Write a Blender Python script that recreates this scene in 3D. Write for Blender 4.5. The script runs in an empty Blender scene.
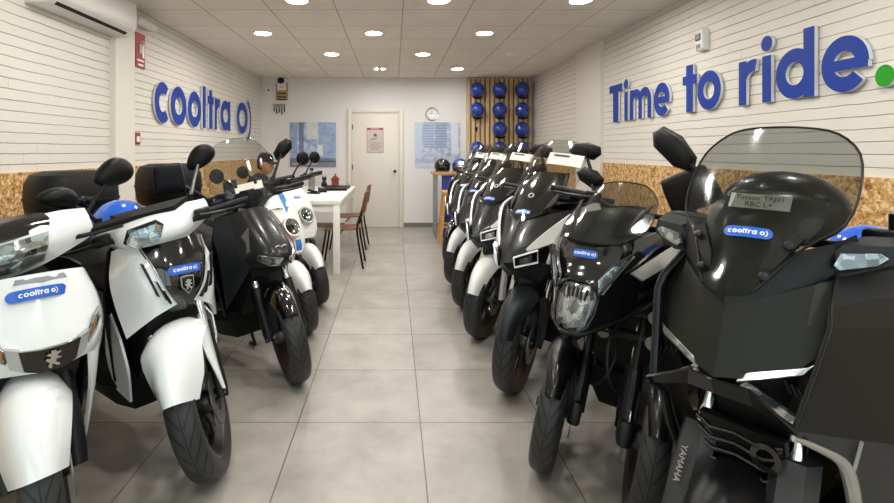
import bpy, bmesh, math, random
from mathutils import Vector, Matrix
random.seed(7)
SC = bpy.context.scene
COL = SC.collection
PI = math.pi
def R(d): return math.radians(d)
def V(*a): return Vector(a)

# ------------------------------------------------------------------ materials
MATS = {}
def nt(name):
    m = bpy.data.materials.new(name); m.use_nodes = True
    t = m.node_tree; t.nodes.clear()
    out = t.nodes.new('ShaderNodeOutputMaterial')
    MATS[name] = m
    return m, t, out
def node(t, kind, **kw):
    n = t.nodes.new(kind)
    for k, v in kw.items():
        if k in n.inputs: n.inputs[k].default_value = v
        else: setattr(n, k, v)
    return n
def rgb(h):
    h = h.lstrip('#'); c = [int(h[i:i+2], 16)/255 for i in (0, 2, 4)]
    return tuple((x/12.92 if x <= .04045 else ((x+.055)/1.055)**2.4) for x in c) + (1,)
def math_(t, op, a, b=None, c=None):
    n = t.nodes.new('ShaderNodeMath'); n.operation = op
    for i, x in enumerate((a, b, c)):
        if x is None: continue
        if hasattr(x, 'is_linked') or hasattr(x, 'links'): t.links.new(x, n.inputs[i])
        else: n.inputs[i].default_value = x
    return n.outputs[0]
def mixc(t, f, a, b):
    n = t.nodes.new('ShaderNodeMix'); n.data_type = 'RGBA'
    for s, x in ((0, f), (6, a), (7, b)):
        if hasattr(x, 'links'): t.links.new(x, n.inputs[s])
        else: n.inputs[s].default_value = x
    return n.outputs[2]
def plain(name, col, rough=.5, metal=0, coat=0, bump=0, bscale=200, var=0, spec=.5):
    m, t, out = nt(name)
    c = rgb(col) if isinstance(col, str) else col
    p = node(t, 'ShaderNodeBsdfPrincipled'); p.inputs['Base Color'].default_value = c
    p.inputs['Roughness'].default_value = rough; p.inputs['Metallic'].default_value = metal
    p.inputs['Coat Weight'].default_value = coat; p.inputs['Coat Roughness'].default_value = .05
    p.inputs['Specular IOR Level'].default_value = spec
    t.links.new(p.outputs[0], out.inputs[0])
    tc = node(t, 'ShaderNodeTexCoord')
    nz = node(t, 'ShaderNodeTexNoise'); nz.inputs['Scale'].default_value = bscale; nz.inputs['Detail'].default_value = 3
    t.links.new(tc.outputs['Object'], nz.inputs['Vector'])
    if bump:
        b = node(t, 'ShaderNodeBump'); b.inputs['Strength'].default_value = bump; b.inputs['Distance'].default_value = .002
        t.links.new(nz.outputs[0], b.inputs['Height']); t.links.new(b.outputs[0], p.inputs['Normal'])
    if var:
        n2 = node(t, 'ShaderNodeTexNoise'); n2.inputs['Scale'].default_value = 6
        t.links.new(tc.outputs['Object'], n2.inputs['Vector'])
        d = tuple(x*(1-var) for x in c[:3]) + (1,)
        t.links.new(mixc(t, n2.outputs[0], c, d), p.inputs['Base Color'])
    return m
def clear(name, tint, gloss=1.0, rough=.02, haze=0.0):
    m, t, out = nt(name)
    tr = node(t, 'ShaderNodeBsdfTransparent'); tr.inputs[0].default_value = rgb(tint)
    gl = node(t, 'ShaderNodeBsdfGlossy'); gl.inputs['Roughness'].default_value = rough
    lw = node(t, 'ShaderNodeLayerWeight'); lw.inputs[0].default_value = .5
    f5 = math_(t, 'POWER', lw.outputs['Facing'], 5)
    f = math_(t, 'MULTIPLY', math_(t, 'MULTIPLY_ADD', f5, .8, .035), gloss)
    mx = node(t, 'ShaderNodeMixShader'); t.links.new(f, mx.inputs[0]); t.links.new(tr.outputs[0], mx.inputs[1]); t.links.new(gl.outputs[0], mx.inputs[2])
    last = mx
    if haze:
        df = node(t, 'ShaderNodeBsdfDiffuse'); df.inputs[0].default_value = (.5, .5, .48, 1)
        m2 = node(t, 'ShaderNodeMixShader'); m2.inputs[0].default_value = haze
        t.links.new(mx.outputs[0], m2.inputs[1]); t.links.new(df.outputs[0], m2.inputs[2]); last = m2
    t.links.new(last.outputs[0], out.inputs[0])
    return m
def emit(name, col, s):
    m, t, out = nt(name)
    e = node(t, 'ShaderNodeEmission'); e.inputs[0].default_value = col; e.inputs[1].default_value = s
    t.links.new(e.outputs[0], out.inputs[0]); return m

def mat_brick():
    m, t, out = nt('painted_brick')
    p = node(t, 'ShaderNodeBsdfPrincipled'); p.inputs['Roughness'].default_value = .55
    t.links.new(p.outputs[0], out.inputs[0])
    g = node(t, 'ShaderNodeNewGeometry'); s = node(t, 'ShaderNodeSeparateXYZ'); t.links.new(g.outputs['Position'], s.inputs[0])
    nz = node(t, 'ShaderNodeTexNoise'); nz.inputs['Scale'].default_value = 5; nz.inputs['Detail'].default_value = 4
    t.links.new(g.outputs['Position'], nz.inputs['Vector'])
    wob = math_(t, 'MULTIPLY_ADD', nz.outputs[0], .012, s.outputs[2])
    zz = math_(t, 'DIVIDE', wob, .066)
    row = math_(t, 'FLOOR', zz)
    fz = math_(t, 'FRACT', zz)
    dz = math_(t, 'ABSOLUTE', math_(t, 'SUBTRACT', fz, .5))          # .5 at joint
    along = math_(t, 'ADD', s.outputs[0], s.outputs[1])
    u = math_(t, 'FRACT', math_(t, 'ADD', math_(t, 'DIVIDE', along, .25), math_(t, 'MULTIPLY', row, .5)))
    du = math_(t, 'ABSOLUTE', math_(t, 'SUBTRACT', u, .5))
    n2 = node(t, 'ShaderNodeTexNoise'); n2.inputs['Scale'].default_value = 2.2; n2.inputs['Detail'].default_value = 5
    t.links.new(g.outputs['Position'], n2.inputs['Vector'])
    wid = math_(t, 'MULTIPLY_ADD', n2.outputs[0], -.12, .5)          # joint start threshold
    mr = node(t, 'ShaderNodeMapRange'); mr.inputs[2].default_value = .505
    t.links.new(dz, mr.inputs[0]); t.links.new(wid, mr.inputs[1])
    jz = mr.outputs[0]
    ju = math_(t, 'MULTIPLY', math_(t, 'GREATER_THAN', du, .488), math_(t, 'GREATER_THAN', n2.outputs[0], .6))
    j = math_(t, 'MAXIMUM', jz, math_(t, 'MULTIPLY', ju, .22))
    c = mixc(t, math_(t, 'MULTIPLY', j, .9), rgb('#e2ddd3'), rgb('#746b60'))
    t.links.new(c, p.inputs['Base Color'])
    n3 = node(t, 'ShaderNodeTexNoise'); n3.inputs['Scale'].default_value = 70; n3.inputs['Detail'].default_value = 4
    t.links.new(g.outputs['Position'], n3.inputs['Vector'])
    h = math_(t, 'ADD', math_(t, 'MULTIPLY', j, -1.0), math_(t, 'MULTIPLY', n3.outputs[0], .35))
    b = node(t, 'ShaderNodeBump'); b.inputs['Strength'].default_value = .6; b.inputs['Distance'].default_value = .006
    t.links.new(h, b.inputs['Height']); t.links.new(b.outputs[0], p.inputs['Normal'])
    return m
def mat_osb():
    m, t, out = nt('osb_board')
    p = node(t, 'ShaderNodeBsdfPrincipled'); p.inputs['Roughness'].default_value = .65
    t.links.new(p.outputs[0], out.inputs[0])
    g = node(t, 'ShaderNodeNewGeometry')
    mp = node(t, 'ShaderNodeMapping'); mp.inputs['Scale'].default_value = (1, 1, 1)
    t.links.new(g.outputs['Position'], mp.inputs[0])
    nz = node(t, 'ShaderNodeTexNoise'); nz.inputs['Scale'].default_value = 14; nz.inputs['Detail'].default_value = 2
    t.links.new(mp.outputs[0], nz.inputs['Vector'])
    add = node(t, 'ShaderNodeVectorMath'); add.operation = 'MULTIPLY_ADD'
    t.links.new(nz.outputs['Color'], add.inputs[0]); add.inputs[1].default_value = (.09, .09, .09); t.links.new(mp.outputs[0], add.inputs[2])
    v = node(t, 'ShaderNodeTexVoronoi'); v.inputs['Scale'].default_value = 42; v.inputs['Randomness'].default_value = 1
    t.links.new(add.outputs[0], v.inputs['Vector'])
    sp = node(t, 'ShaderNodeSeparateColor'); t.links.new(v.outputs['Color'], sp.inputs[0])
    r = node(t, 'ShaderNodeValToRGB'); r.color_ramp.elements[0].color = rgb('#6a4422'); r.color_ramp.elements[1].color = rgb('#ecd0a0')
    e = r.color_ramp.elements.new(.3); e.color = rgb('#b58348')
    e = r.color_ramp.elements.new(.65); e.color = rgb('#cfa163')
    n2 = node(t, 'ShaderNodeTexNoise'); n2.inputs['Scale'].default_value = 55; n2.inputs['Detail'].default_value = 5
    t.links.new(g.outputs['Position'], n2.inputs['Vector'])
    f = math_(t, 'ADD', math_(t, 'MULTIPLY', sp.outputs[0], .7), math_(t, 'MULTIPLY_ADD', n2.outputs[0], 2.2, -.88))
    t.links.new(f, r.inputs[0]); t.links.new(r.outputs[0], p.inputs['Base Color'])
    return m
def mat_grid(name, ox, oy, size, line, cols, jcol, rough, bump=.3, mott=1):
    m, t, out = nt(name)
    p = node(t, 'ShaderNodeBsdfPrincipled'); p.inputs['Roughness'].default_value = rough
    t.links.new(p.outputs[0], out.inputs[0])
    g = node(t, 'ShaderNodeNewGeometry'); s = node(t, 'ShaderNodeSeparateXYZ'); t.links.new(g.outputs['Position'], s.inputs[0])
    js, fl = [], []
    for ax, o in ((0, ox), (1, oy)):
        q = math_(t, 'DIVIDE', math_(t, 'SUBTRACT', s.outputs[ax], o), size)
        fl.append(math_(t, 'FLOOR', q))
        f = math_(t, 'ABSOLUTE', math_(t, 'SUBTRACT', math_(t, 'FRACT', q), .5))
        js.append(math_(t, 'GREATER_THAN', f, .5-line/size/2))
    j = math_(t, 'MAXIMUM', js[0], js[1])
    cb = node(t, 'ShaderNodeCombineXYZ'); t.links.new(fl[0], cb.inputs[0]); t.links.new(fl[1], cb.inputs[1])
    wn = node(t, 'ShaderNodeTexWhiteNoise'); t.links.new(cb.outputs[0], wn.inputs['Vector'])
    nz = node(t, 'ShaderNodeTexNoise'); nz.inputs['Scale'].default_value = 3.5*mott; nz.inputs['Detail'].default_value = 8; nz.inputs['Roughness'].default_value = .65
    t.links.new(g.outputs['Position'], nz.inputs['Vector'])
    f = math_(t, 'ADD', math_(t, 'MULTIPLY', wn.outputs[0], .3), math_(t, 'MULTIPLY_ADD', nz.outputs[0], 1.6, -.45))
    f = math_(t, 'MINIMUM', math_(t, 'MAXIMUM', f, 0), 1)
    c = mixc(t, f, rgb(cols[0]), rgb(cols[1]))
    c = mixc(t, j, c, rgb(jcol))
    t.links.new(c, p.inputs['Base Color'])
    rr = math_(t, 'MULTIPLY_ADD', nz.outputs[0], .2, rough-.1); t.links.new(rr, p.inputs['Roughness'])
    h = math_(t, 'SUBTRACT', math_(t, 'MULTIPLY', nz.outputs[0], .05), j)
    b = node(t, 'ShaderNodeBump'); b.inputs['Strength'].default_value = bump; b.inputs['Distance'].default_value = .002
    t.links.new(h, b.inputs['Height']); t.links.new(b.outputs[0], p.inputs['Normal'])
    return m
def mat_tyre():
    m, t, out = nt('tyre_rubber')
    p = node(t, 'ShaderNodeBsdfPrincipled'); p.inputs['Roughness'].default_value = .5
    t.links.new(p.outputs[0], out.inputs[0])
    uv = node(t, 'ShaderNodeUVMap'); s = node(t, 'ShaderNodeSeparateXYZ'); t.links.new(uv.outputs[0], s.inputs[0])
    # chevron grooves: u runs round the tyre, v across it
    a = math_(t, 'ABSOLUTE', math_(t, 'SUBTRACT', s.outputs[1], .5))
    q = math_(t, 'FRACT', math_(t, 'ADD', math_(t, 'MULTIPLY', s.outputs[0], 26), math_(t, 'MULTIPLY', a, 5.5)))
    g1 = math_(t, 'LESS_THAN', q, .2)
    band = math_(t, 'MULTIPLY', math_(t, 'GREATER_THAN', a, .035), math_(t, 'LESS_THAN', a, .26))
    g1 = math_(t, 'MULTIPLY', g1, band)
    g2 = math_(t, 'LESS_THAN', a, .012)
    g = math_(t, 'MAXIMUM', g1, g2)
    c = mixc(t, g, rgb('#2c2c2c'), rgb('#080808'))
    t.links.new(c, p.inputs['Base Color'])
    b = node(t, 'ShaderNodeBump'); b.inputs['Strength'].default_value = .9; b.inputs['Distance'].default_value = .006; b.invert = True
    t.links.new(g, b.inputs['Height']); t.links.new(b.outputs[0], p.inputs['Normal'])
    return m
def mat_wood(name, c1, c2, scale=(2, 30, 30), rough=.5):
    m, t, out = nt(name)
    p = node(t, 'ShaderNodeBsdfPrincipled'); p.inputs['Roughness'].default_value = rough
    t.links.new(p.outputs[0], out.inputs[0])
    g = node(t, 'ShaderNodeNewGeometry'); mp = node(t, 'ShaderNodeMapping'); mp.inputs['Scale'].default_value = scale
    t.links.new(g.outputs['Position'], mp.inputs[0])
    nz = node(t, 'ShaderNodeTexNoise'); nz.inputs['Scale'].default_value = 1.5; nz.inputs['Detail'].default_value = 6
    t.links.new(mp.outputs[0], nz.inputs['Vector'])
    f = math_(t, 'MULTIPLY_ADD', nz.outputs[0], 2, -.5)
    t.links.new(mixc(t, f, rgb(c1), rgb(c2)), p.inputs['Base Color'])
    return m
def mat_lamp_lens():
    m, t, out = nt('lamp_reflector')
    p = node(t, 'ShaderNodeBsdfPrincipled'); p.inputs['Roughness'].default_value = .16; p.inputs['Metallic'].default_value = .85
    p.inputs['Base Color'].default_value = (.62, .64, .67, 1)
    p.inputs['Coat Weight'].default_value = 1
    t.links.new(p.outputs[0], out.inputs[0])
    tc = node(t, 'ShaderNodeTexCoord')
    v = node(t, 'ShaderNodeTexVoronoi'); v.inputs['Scale'].default_value = 45
    t.links.new(tc.outputs['Object'], v.inputs['Vector'])
    sp = node(t, 'ShaderNodeSeparateColor'); t.links.new(v.outputs['Color'], sp.inputs[0])
    t.links.new(mixc(t, sp.outputs[0], rgb('#747a80'), rgb('#f8f8f6')), p.inputs['Base Color'])
    b = node(t, 'ShaderNodeBump'); b.inputs['Strength'].default_value = 1; b.inputs['Distance'].default_value = .012
    t.links.new(sp.outputs[1], b.inputs['Height']); t.links.new(b.outputs[0], p.inputs['Normal'])
    return m
def mat_poster(name, kind):
    # a printed street photograph in blue tones: sky, tower blocks, a paler crowd band, dark street
    m, t, out = nt(name)
    p = node(t, 'ShaderNodeBsdfPrincipled'); p.inputs['Roughness'].default_value = .35
    t.links.new(p.outputs[0], out.inputs[0])
    uv = node(t, 'ShaderNodeUVMap'); s = node(t, 'ShaderNodeSeparateXYZ'); t.links.new(uv.outputs[0], s.inputs[0])
    u, v = s.outputs[0], s.outputs[1]
    nz = node(t, 'ShaderNodeTexNoise'); nz.inputs['Scale'].default_value = 7 if kind else 6; nz.inputs['Detail'].default_value = 9; nz.inputs['Distortion'].default_value = 1.2
    t.links.new(uv.outputs[0], nz.inputs['Vector'])
    r = node(t, 'ShaderNodeValToRGB'); r.color_ramp.elements[0].position = .3; r.color_ramp.elements[1].position = .72
    r.color_ramp.elements[0].color = rgb('#7b95c4' if not kind else '#8fa0c0'); r.color_ramp.elements[1].color = rgb('#d5dfee')
    t.links.new(nz.outputs[0], r.inputs[0]); c = r.outputs[0]
    def rect(u0, u1, v0, v1):
        a = math_(t, 'MULTIPLY', math_(t, 'GREATER_THAN', u, u0), math_(t, 'LESS_THAN', u, u1))
        b = math_(t, 'MULTIPLY', math_(t, 'GREATER_THAN', v, v0), math_(t, 'LESS_THAN', v, v1))
        return math_(t, 'MULTIPLY', a, b)
    def lay(mask, col, amt=1.0):
        nonlocal c
        c = mixc(t, math_(t, 'MULTIPLY', mask, amt), c, rgb(col))
    if kind == 0:
        lay(rect(.62, 1, .2, 1), '#8fa6d0', .6); lay(rect(.2, .3, .2, 1), '#566a92', .8); lay(rect(.36, .6, .62, 1), '#dfe3dc', .7)
        lay(rect(0, .16, .3, 1), '#7d97c4', .6); lay(rect(0, 1, 0, .2), '#5f646e', .75)
        lay(rect(.05, .6, .05, .09), '#b9bcc0', .8); lay(rect(.45, 1, .11, .14), '#33363d', .8); lay(rect(.6, .72, .25, .5), '#eef1f4', .7)
    else:
        st = math_(t, 'GREATER_THAN', math_(t, 'FRACT', math_(t, 'MULTIPLY', v, 17)), .6)
        lay(rect(0, .15, .2, 1), '#c3d0e6', .9); lay(rect(.8, .96, .3, 1), '#d9e2ee', .9)
        lay(rect(.18, .42, .42, 1), '#aebcd6', .8); lay(math_(t, 'MULTIPLY', st, rect(.18, .42, .42, 1)), '#8093b5', .8)
        lay(rect(.45, .7, .42, 1), '#9fb0cf', .8); lay(math_(t, 'MULTIPLY', st, rect(.45, .7, .42, 1)), '#7386ab', .8)
        lay(rect(0, 1, 0, .1), '#c9d3e2', .9)
    t.links.new(c, p.inputs['Base Color'])
    return m

mat_brick(); mat_osb(); mat_tyre(); mat_lamp_lens()
mat_grid('floor_tile', .129, 2.505, .6, .005, ('#87827b', '#b2ada5'), '#57534e', .32, .5)
mat_grid('ceiling_tile', .08, 4.62, .6, .011, ('#e6e1d6', '#f3eee5'), '#bab2a6', .85, .5)
mat_poster('street_print', 0); mat_poster('avenue_print', 1)
mat_wood('pine_slat', '#c9a878', '#e3c99f', (30, 30, 2)); mat_wood('counter_oak', '#a9794a', '#c99a66', (2, 30, 30)); mat_wood('stool_pine', '#c08a45', '#dba861', (20, 20, 3))
mat_wood('chair_wood', '#6b4028', '#8d5a38', (10, 3, 10), .4); mat_wood('desk_white', '#e4e0d6', '#f0ede5', (3, 3, 3), .4)
plain('wall_paint', '#e4dfd4', .6, bump=.15, bscale=60)
plain('back_paint', '#e6e5e3', .55, bump=.1, bscale=60)
plain('door_paint', '#e2ddd3', .4)
plain('slat_backing', '#94784f', .7)
plain('skirting_tile', '#77726c', .35)
plain('white_plastic', '#eceae4', .35)
plain('white_paint', '#e9edee', .16, coat=1)
plain('white_satin', '#e2e2de', .28, coat=.6)
plain('black_gloss', '#0b0b0c', .12, coat=1)
plain('black_plastic', '#0e0e0f', .5, bump=.2, bscale=900, spec=.25)
plain('black_satin', '#0c0c0d', .38, spec=.3)
plain('graphite_satin', '#252622', .42, metal=.45, bump=.12, bscale=1400, spec=.35)
plain('graphite_dark', '#1e2327', .42, metal=.1, bump=.1, bscale=1400, spec=.28)
plain('graphite_light', '#3b3d3e', .4, metal=.25, bump=.1, bscale=1400)
plain('black_fairing', '#0c0c0d', .3, coat=.15, spec=.35)
plain('inner_black', '#0a0a0a', .6)
plain('grey_metal', '#8a8a88', .35, metal=.9)
plain('silver_paint', '#b9b8b4', .3, metal=.5)
plain('chrome', '#d8d8d6', .12, metal=1)
plain('dark_metal', '#2a2a2b', .4, metal=.7)
plain('steel_disc', '#8f8d88', .35, metal=.9)
plain('rim_black', '#161617', .35, coat=.3)
plain('seat_vinyl', '#0e0e0e', .55, bump=.12, bscale=500, spec=.25)
plain('mirror_black', '#0b0b0c', .42, bump=.2, bscale=700, spec=.22)
plain('mirror_glass', '#c8ccd0', .03, metal=1)
plain('blue_sticker', '#1c5fc4', .3, coat=.5)
plain('blue_letter', '#143a98', .5, spec=.25)
plain('letter_edge', '#d9dadc', .5)
plain('green_letter', '#1f9a1c', .5, spec=.25)
plain('white_print', '#f2f4f6', .4)
plain('dark_print', '#2c2c30', .5)
plain('grey_print', '#8b8c90', .5)
plain('red_print', '#b23a36', .45)
plain('yellow_board', '#b8955c', .5)
plain('helmet_blue', '#123a9c', .12, coat=1)
plain('helmet_blue_bright', '#1f5fd0', .15, coat=1)
plain('counter_blue', '#2b3f96', .45)
plain('alarm_red', '#8d1f1d', .4)
plain('sign_red', '#a5211f', .45)
plain('paper_white', '#c9c7c2', .6)
plain('paper_cream', '#e6e1d4', .6)
plain('amber_lens', '#c9803a', .12, coat=1)
plain('red_reflector', '#d8552a', .2, coat=1)
plain('stripe_blue', '#2f78c8', .25, coat=.8)
plain('skin', '#c08a68', .5)
plain('cloth_black', '#131315', .85, bump=.5, bscale=300)
plain('cloth_navy', '#1b2230', .85, bump=.5, bscale=300)
plain('hair_dark', '#17110d', .6)
plain('eye_white', '#e6e2da', .25); plain('lip', '#9c5f50', .5)
plain('grey_leg', '#6b6a68', .4, metal=.6)
plain('clay_red', '#8c3b26', .55)
plain('brown_line', '#5b3a2a', .3, coat=.6)
plain('orange_trim', '#7a3a22', .3, coat=.6)
clear('screen_clear', '#eceeed', 1.3, .07)
clear('screen_smoke', '#d3d6d5', 1.2, .09)
clear('screen_dark', '#3c3a37', 1.5, .03, .04)
clear('lens_clear', '#eef0f0', 1.3, .03)
clear('shop_glass', '#eef4f2', 1.0)
emit('downlight_glow', (1, .968, .92, 1), 168)

# ------------------------------------------------------------------ mesh builder
class MB:
    def __init__(s): s.v = []; s.f = []; s.m = []; s.uv = {}
    def add(s, vs, fs, mi=0):
        o = len(s.v); s.v += [Vector(p) for p in vs]
        for f in fs: s.f.append([i+o for i in f]); s.m.append(mi)
        return o
    def box(s, c, d, rot=None, mi=0, taper=1.0):
        x, y, z = (k/2 for k in d); pts = []
        for zz, k in ((-z, 1), (z, taper)):
            for a, b in ((-x, -y), (x, -y), (x, y), (-x, y)): pts.append(Vector((a*k, b*k, zz)))
        if rot is not None: pts = [rot @ p for p in pts]
        s.add([p+Vector(c) for p in pts], [(3, 2, 1, 0), (4, 5, 6, 7), (0, 1, 5, 4), (1, 2, 6, 5), (2, 3, 7, 6), (3, 0, 4, 7)], mi)
        return s
    def loft(s, rings, cap=True, mi=0):
        n = len(rings[0]); vs = [p for r in rings for p in r]; fs = []
        for i in range(len(rings)-1):
            for j in range(n):
                k = (j+1) % n
                fs.append((i*n+j, i*n+k, (i+1)*n+k, (i+1)*n+j))
        if cap: fs.append(tuple(range(n))[::-1]); fs.append(tuple((len(rings)-1)*n+j for j in range(n)))
        s.add(vs, fs, mi); return s
    def tube(s, pts, r, n=10, mi=0, flat=None, spl=0):
        pts = [Vector(p) for p in pts]
        rs = r if isinstance(r, (list, tuple)) else [r]*len(pts)
        if spl: pts, rs = spline(pts, spl), resample_1d(rs, len(pts), spl)
        rings = []; up = None
        for i, p in enumerate(pts):
            d = (pts[min(i+1, len(pts)-1)]-pts[max(i-1, 0)]).normalized()
            if up is None:
                up = Vector((0, 0, 1)) if abs(d.z) < .9 else Vector((0, 1, 0))
            a = d.cross(up)
            if a.length < 1e-6: a = d.orthogonal()
            a.normalize(); b = a.cross(d).normalized(); up = b
            fx, fy = flat or (1, 1)
            rings.append([p + a*math.cos(2*PI*k/n)*rs[i]*fx + b*math.sin(2*PI*k/n)*rs[i]*fy for k in range(n)])
        s.loft(rings, True, mi); return s
    def lathe(s, prof, n=32, mx=None, mi=0, closed=False, uv=False):
        # prof: (r, h) pairs, axis = local X of mx
        mx = mx or Matrix(); o = len(s.v); k = len(prof)
        for j in range(n):
            a = 2*PI*j/n
            for r, h in prof: s.v.append(mx @ Vector((h, r*math.cos(a), r*math.sin(a))))
        for j in range(n):
            jn = (j+1) % n
            for i in range(k if closed else k-1):
                i2 = (i+1) % k
                s.f.append([o+j*k+i, o+j*k+i2, o+jn*k+i2, o+jn*k+i]); s.m.append(mi)
                if uv: s.uv[len(s.f)-1] = [(j/n, i/(k-1)), (j/n, (i+1)/(k-1)), ((j+1)/n, (i+1)/(k-1)), ((j+1)/n, i/(k-1))]
        return s
    def ell(s, c, r, n=20, m=12, mi=0, rot=None, lo=-90, hi=90):
        rings = []
        for i in range(m+1):
            t = R(lo+(hi-lo)*i/m)
            ring = [Vector((r[0]*math.cos(t)*math.cos(2*PI*j/n), r[1]*math.cos(t)*math.sin(2*PI*j/n), r[2]*math.sin(t))) for j in range(n)]
            rings.append([(rot @ p if rot else p)+Vector(c) for p in ring])
        s.loft(rings, True, mi); return s
    def grid(s, rows, mi=0):
        n = len(rows[0]); vs = [p for r in rows for p in r]
        fs = [(i*n+j, i*n+j+1, (i+1)*n+j+1, (i+1)*n+j) for i in range(len(rows)-1) for j in range(n-1)]
        s.add(vs, fs, mi); return s
    def shell(s, rows, t=.006, c=(0, .55, .6), mi=0):
        # closed solid shell whose outer side is the given grid; thickness goes towards c
        rows = [[Vector(p) for p in r] for r in rows]; a, b = len(rows), len(rows[0]); c = Vector(c)
        N = [[Vector() for _ in range(b)] for _ in range(a)]
        for i in range(a-1):
            for j in range(b-1):
                n = (rows[i+1][j+1]-rows[i][j]).cross(rows[i+1][j]-rows[i][j+1])
                for p, q in ((i, j), (i+1, j), (i, j+1), (i+1, j+1)): N[p][q] += n
        tot = sum((N[i][j].normalized().dot((rows[i][j]-c).normalized()) for i in range(a) for j in range(b) if N[i][j].length > 1e-12))
        sg = 1 if tot >= 0 else -1
        inn = [[rows[i][j]-(N[i][j].normalized()*sg*t if N[i][j].length > 1e-12 else Vector()) for j in range(b)] for i in range(a)]
        o = len(s.v); vs = [p for r in rows for p in r]+[p for r in inn for p in r]; k = a*b
        fs = []
        for i in range(a-1):
            for j in range(b-1):
                q = (i*b+j, i*b+j+1, (i+1)*b+j+1, (i+1)*b+j); fs.append(q); fs.append(tuple(x+k for x in q[::-1]))
        bd = [(0, j) for j in range(b)]+[(i, b-1) for i in range(1, a)]+[(a-1, j) for j in range(b-2, -1, -1)]+[(i, 0) for i in range(a-2, 0, -1)]
        for x in range(len(bd)):
            p, q = bd[x], bd[(x+1) % len(bd)]
            fs.append((p[0]*b+p[1], q[0]*b+q[1], q[0]*b+q[1]+k, p[0]*b+p[1]+k))
        s.add(vs, fs, mi); return s
    def slab(s, pts, t=.006, c=(0, .55, .6), mi=0, bow=0):
        # polygon (any planar-ish outline, in order) with thickness towards c; bow lifts the middle
        pts = [Vector(p) for p in pts]; n = len(pts); c = Vector(c)
        nn = Vector()
        for i in range(n):
            a, b = pts[i], pts[(i+1) % n]; nn += a.cross(b)
        ctr = sum(pts, Vector())/n
        nn = Vector()
        for i in range(n): nn += (pts[i]-ctr).cross(pts[(i+1) % n]-ctr)
        nn.normalize()
        if nn.dot(ctr-c) < 0: nn = -nn
        top = ctr+nn*bow
        if bow:
            inner = [ctr+(p-ctr)*.55+nn*bow*.8 for p in pts]
            vs = pts+inner+[top]+[p-nn*t for p in pts]
            fs = [(i, (i+1) % n, n+(i+1) % n, n+i) for i in range(n)]+[(n+i, n+(i+1) % n, 2*n) for i in range(n)]
            fs += [tuple(2*n+1+i for i in range(n))[::-1]]+[(i, 2*n+1+i, 2*n+1+(i+1) % n, (i+1) % n) for i in range(n)]
        else:
            vs = pts+[p-nn*t for p in pts]
            fs = [tuple(range(n)), tuple(range(n, 2*n))[::-1]]+[(i, n+i, n+(i+1) % n, (i+1) % n) for i in range(n)]
        s.add(vs, fs, mi); return s
    def mirror(s):
        n = len(s.v); nf = len(s.f)
        s.v += [Vector((-p.x, p.y, p.z)) for p in s.v]
        for i in range(nf): s.f.append([k+n for k in s.f[i]][::-1]); s.m.append(s.m[i])
        return s
    def xf(s, mx): s.v = [mx @ p for p in s.v]; return s
    def build(s, name, mat, parent=None, sharp=35, mx=None, bevel=0, label=None):
        me = bpy.data.meshes.new(name)
        vs = [mx @ p for p in s.v] if mx is not None else s.v
        me.from_pydata([tuple(p) for p in vs], [], s.f); me.update()
        ms = mat if isinstance(mat, (list, tuple)) else [mat]
        for k in ms: me.materials.append(MATS[k])
        if len(ms) > 1:
            for p, k in zip(me.polygons, s.m): p.material_index = k
        if s.uv:
            ul = me.uv_layers.new(name='UVMap')
            for p in me.polygons:
                if p.index in s.uv:
                    for li, c in zip(p.loop_indices, s.uv[p.index]): ul.data[li].uv = c
        bm = bmesh.new(); bm.from_mesh(me)
        bmesh.ops.recalc_face_normals(bm, faces=bm.faces[:])
        if bevel:
            es = [e for e in bm.edges if len(e.link_faces) == 2 and e.calc_face_angle(0) > R(30)]
            bmesh.ops.bevel(bm, geom=es, offset=bevel, segments=2, affect='EDGES', profile=.5, clamp_overlap=True)
        bm.to_mesh(me); bm.free()
        for p in me.polygons: p.use_smooth = True
        me.set_sharp_from_angle(angle=R(sharp))
        o = bpy.data.objects.new(name, me); COL.objects.link(o)
        if parent is not None: o.parent = parent
        if label: o['label'] = label
        return o
def spline(pts, k=4, closed=False):
    pts = [Vector(p) for p in pts]; n = len(pts); out = []
    if n < 3: return [pts[0].lerp(pts[-1], i/k) for i in range(k+1)]
    for i in range(n if closed else n-1):
        if closed: p0, p1, p2, p3 = (pts[(i+j) % n] for j in (-1, 0, 1, 2))
        else:
            p1, p2 = pts[i], pts[i+1]
            p0 = pts[i-1] if i else p1*2-p2
            p3 = pts[i+2] if i+2 < n else p2*2-p1
        for j in range(k):
            t = j/k
            out.append(.5*((2*p1)+(p2-p0)*t+(2*p0-5*p1+4*p2-p3)*t*t+(3*p1-p0-3*p2+p3)*t**3))
    if not closed: out.append(pts[-1])
    return out
def resample_1d(rs, n, k):
    m = len(rs)-1
    return [rs[min(int(i/k), m)]*(1-(i/k) % 1)+rs[min(int(i/k)+1, m)]*((i/k) % 1) for i in range((n-1)*k+1)]
def surf(rows, ku=4, kv=4):
    rows = [spline(r, ku) for r in rows]
    cols = [spline([r[j] for r in rows], kv) for j in range(len(rows[0]))]
    return [[cols[j][i] for j in range(len(cols))] for i in range(len(cols[0]))]
def sym(half):
    # half row from the centre line outwards (x>=0) -> full row
    return [(-x, y, z) for x, y, z in half[:0:-1]]+list(half)
def steer_mx(s, yz=(.32, .75), rake=26):
    ax = Vector((0, math.sin(R(rake)), math.cos(R(rake)))); p = Vector((0,)+tuple(yz))
    return Matrix.Translation(p) @ Matrix.Rotation(R(s), 4, ax) @ Matrix.Translation(-p)
def thing(name, label, cat, loc=(0, 0, 0), rz=0, group=None, lean=0):
    o = bpy.data.objects.new(name, None); COL.objects.link(o)
    o.empty_display_size = .1
    o.location = loc; o.rotation_euler = (0, R(lean), R(rz)); o['label'] = label; o['category'] = cat
    if group: o['group'] = group
    return o
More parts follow.
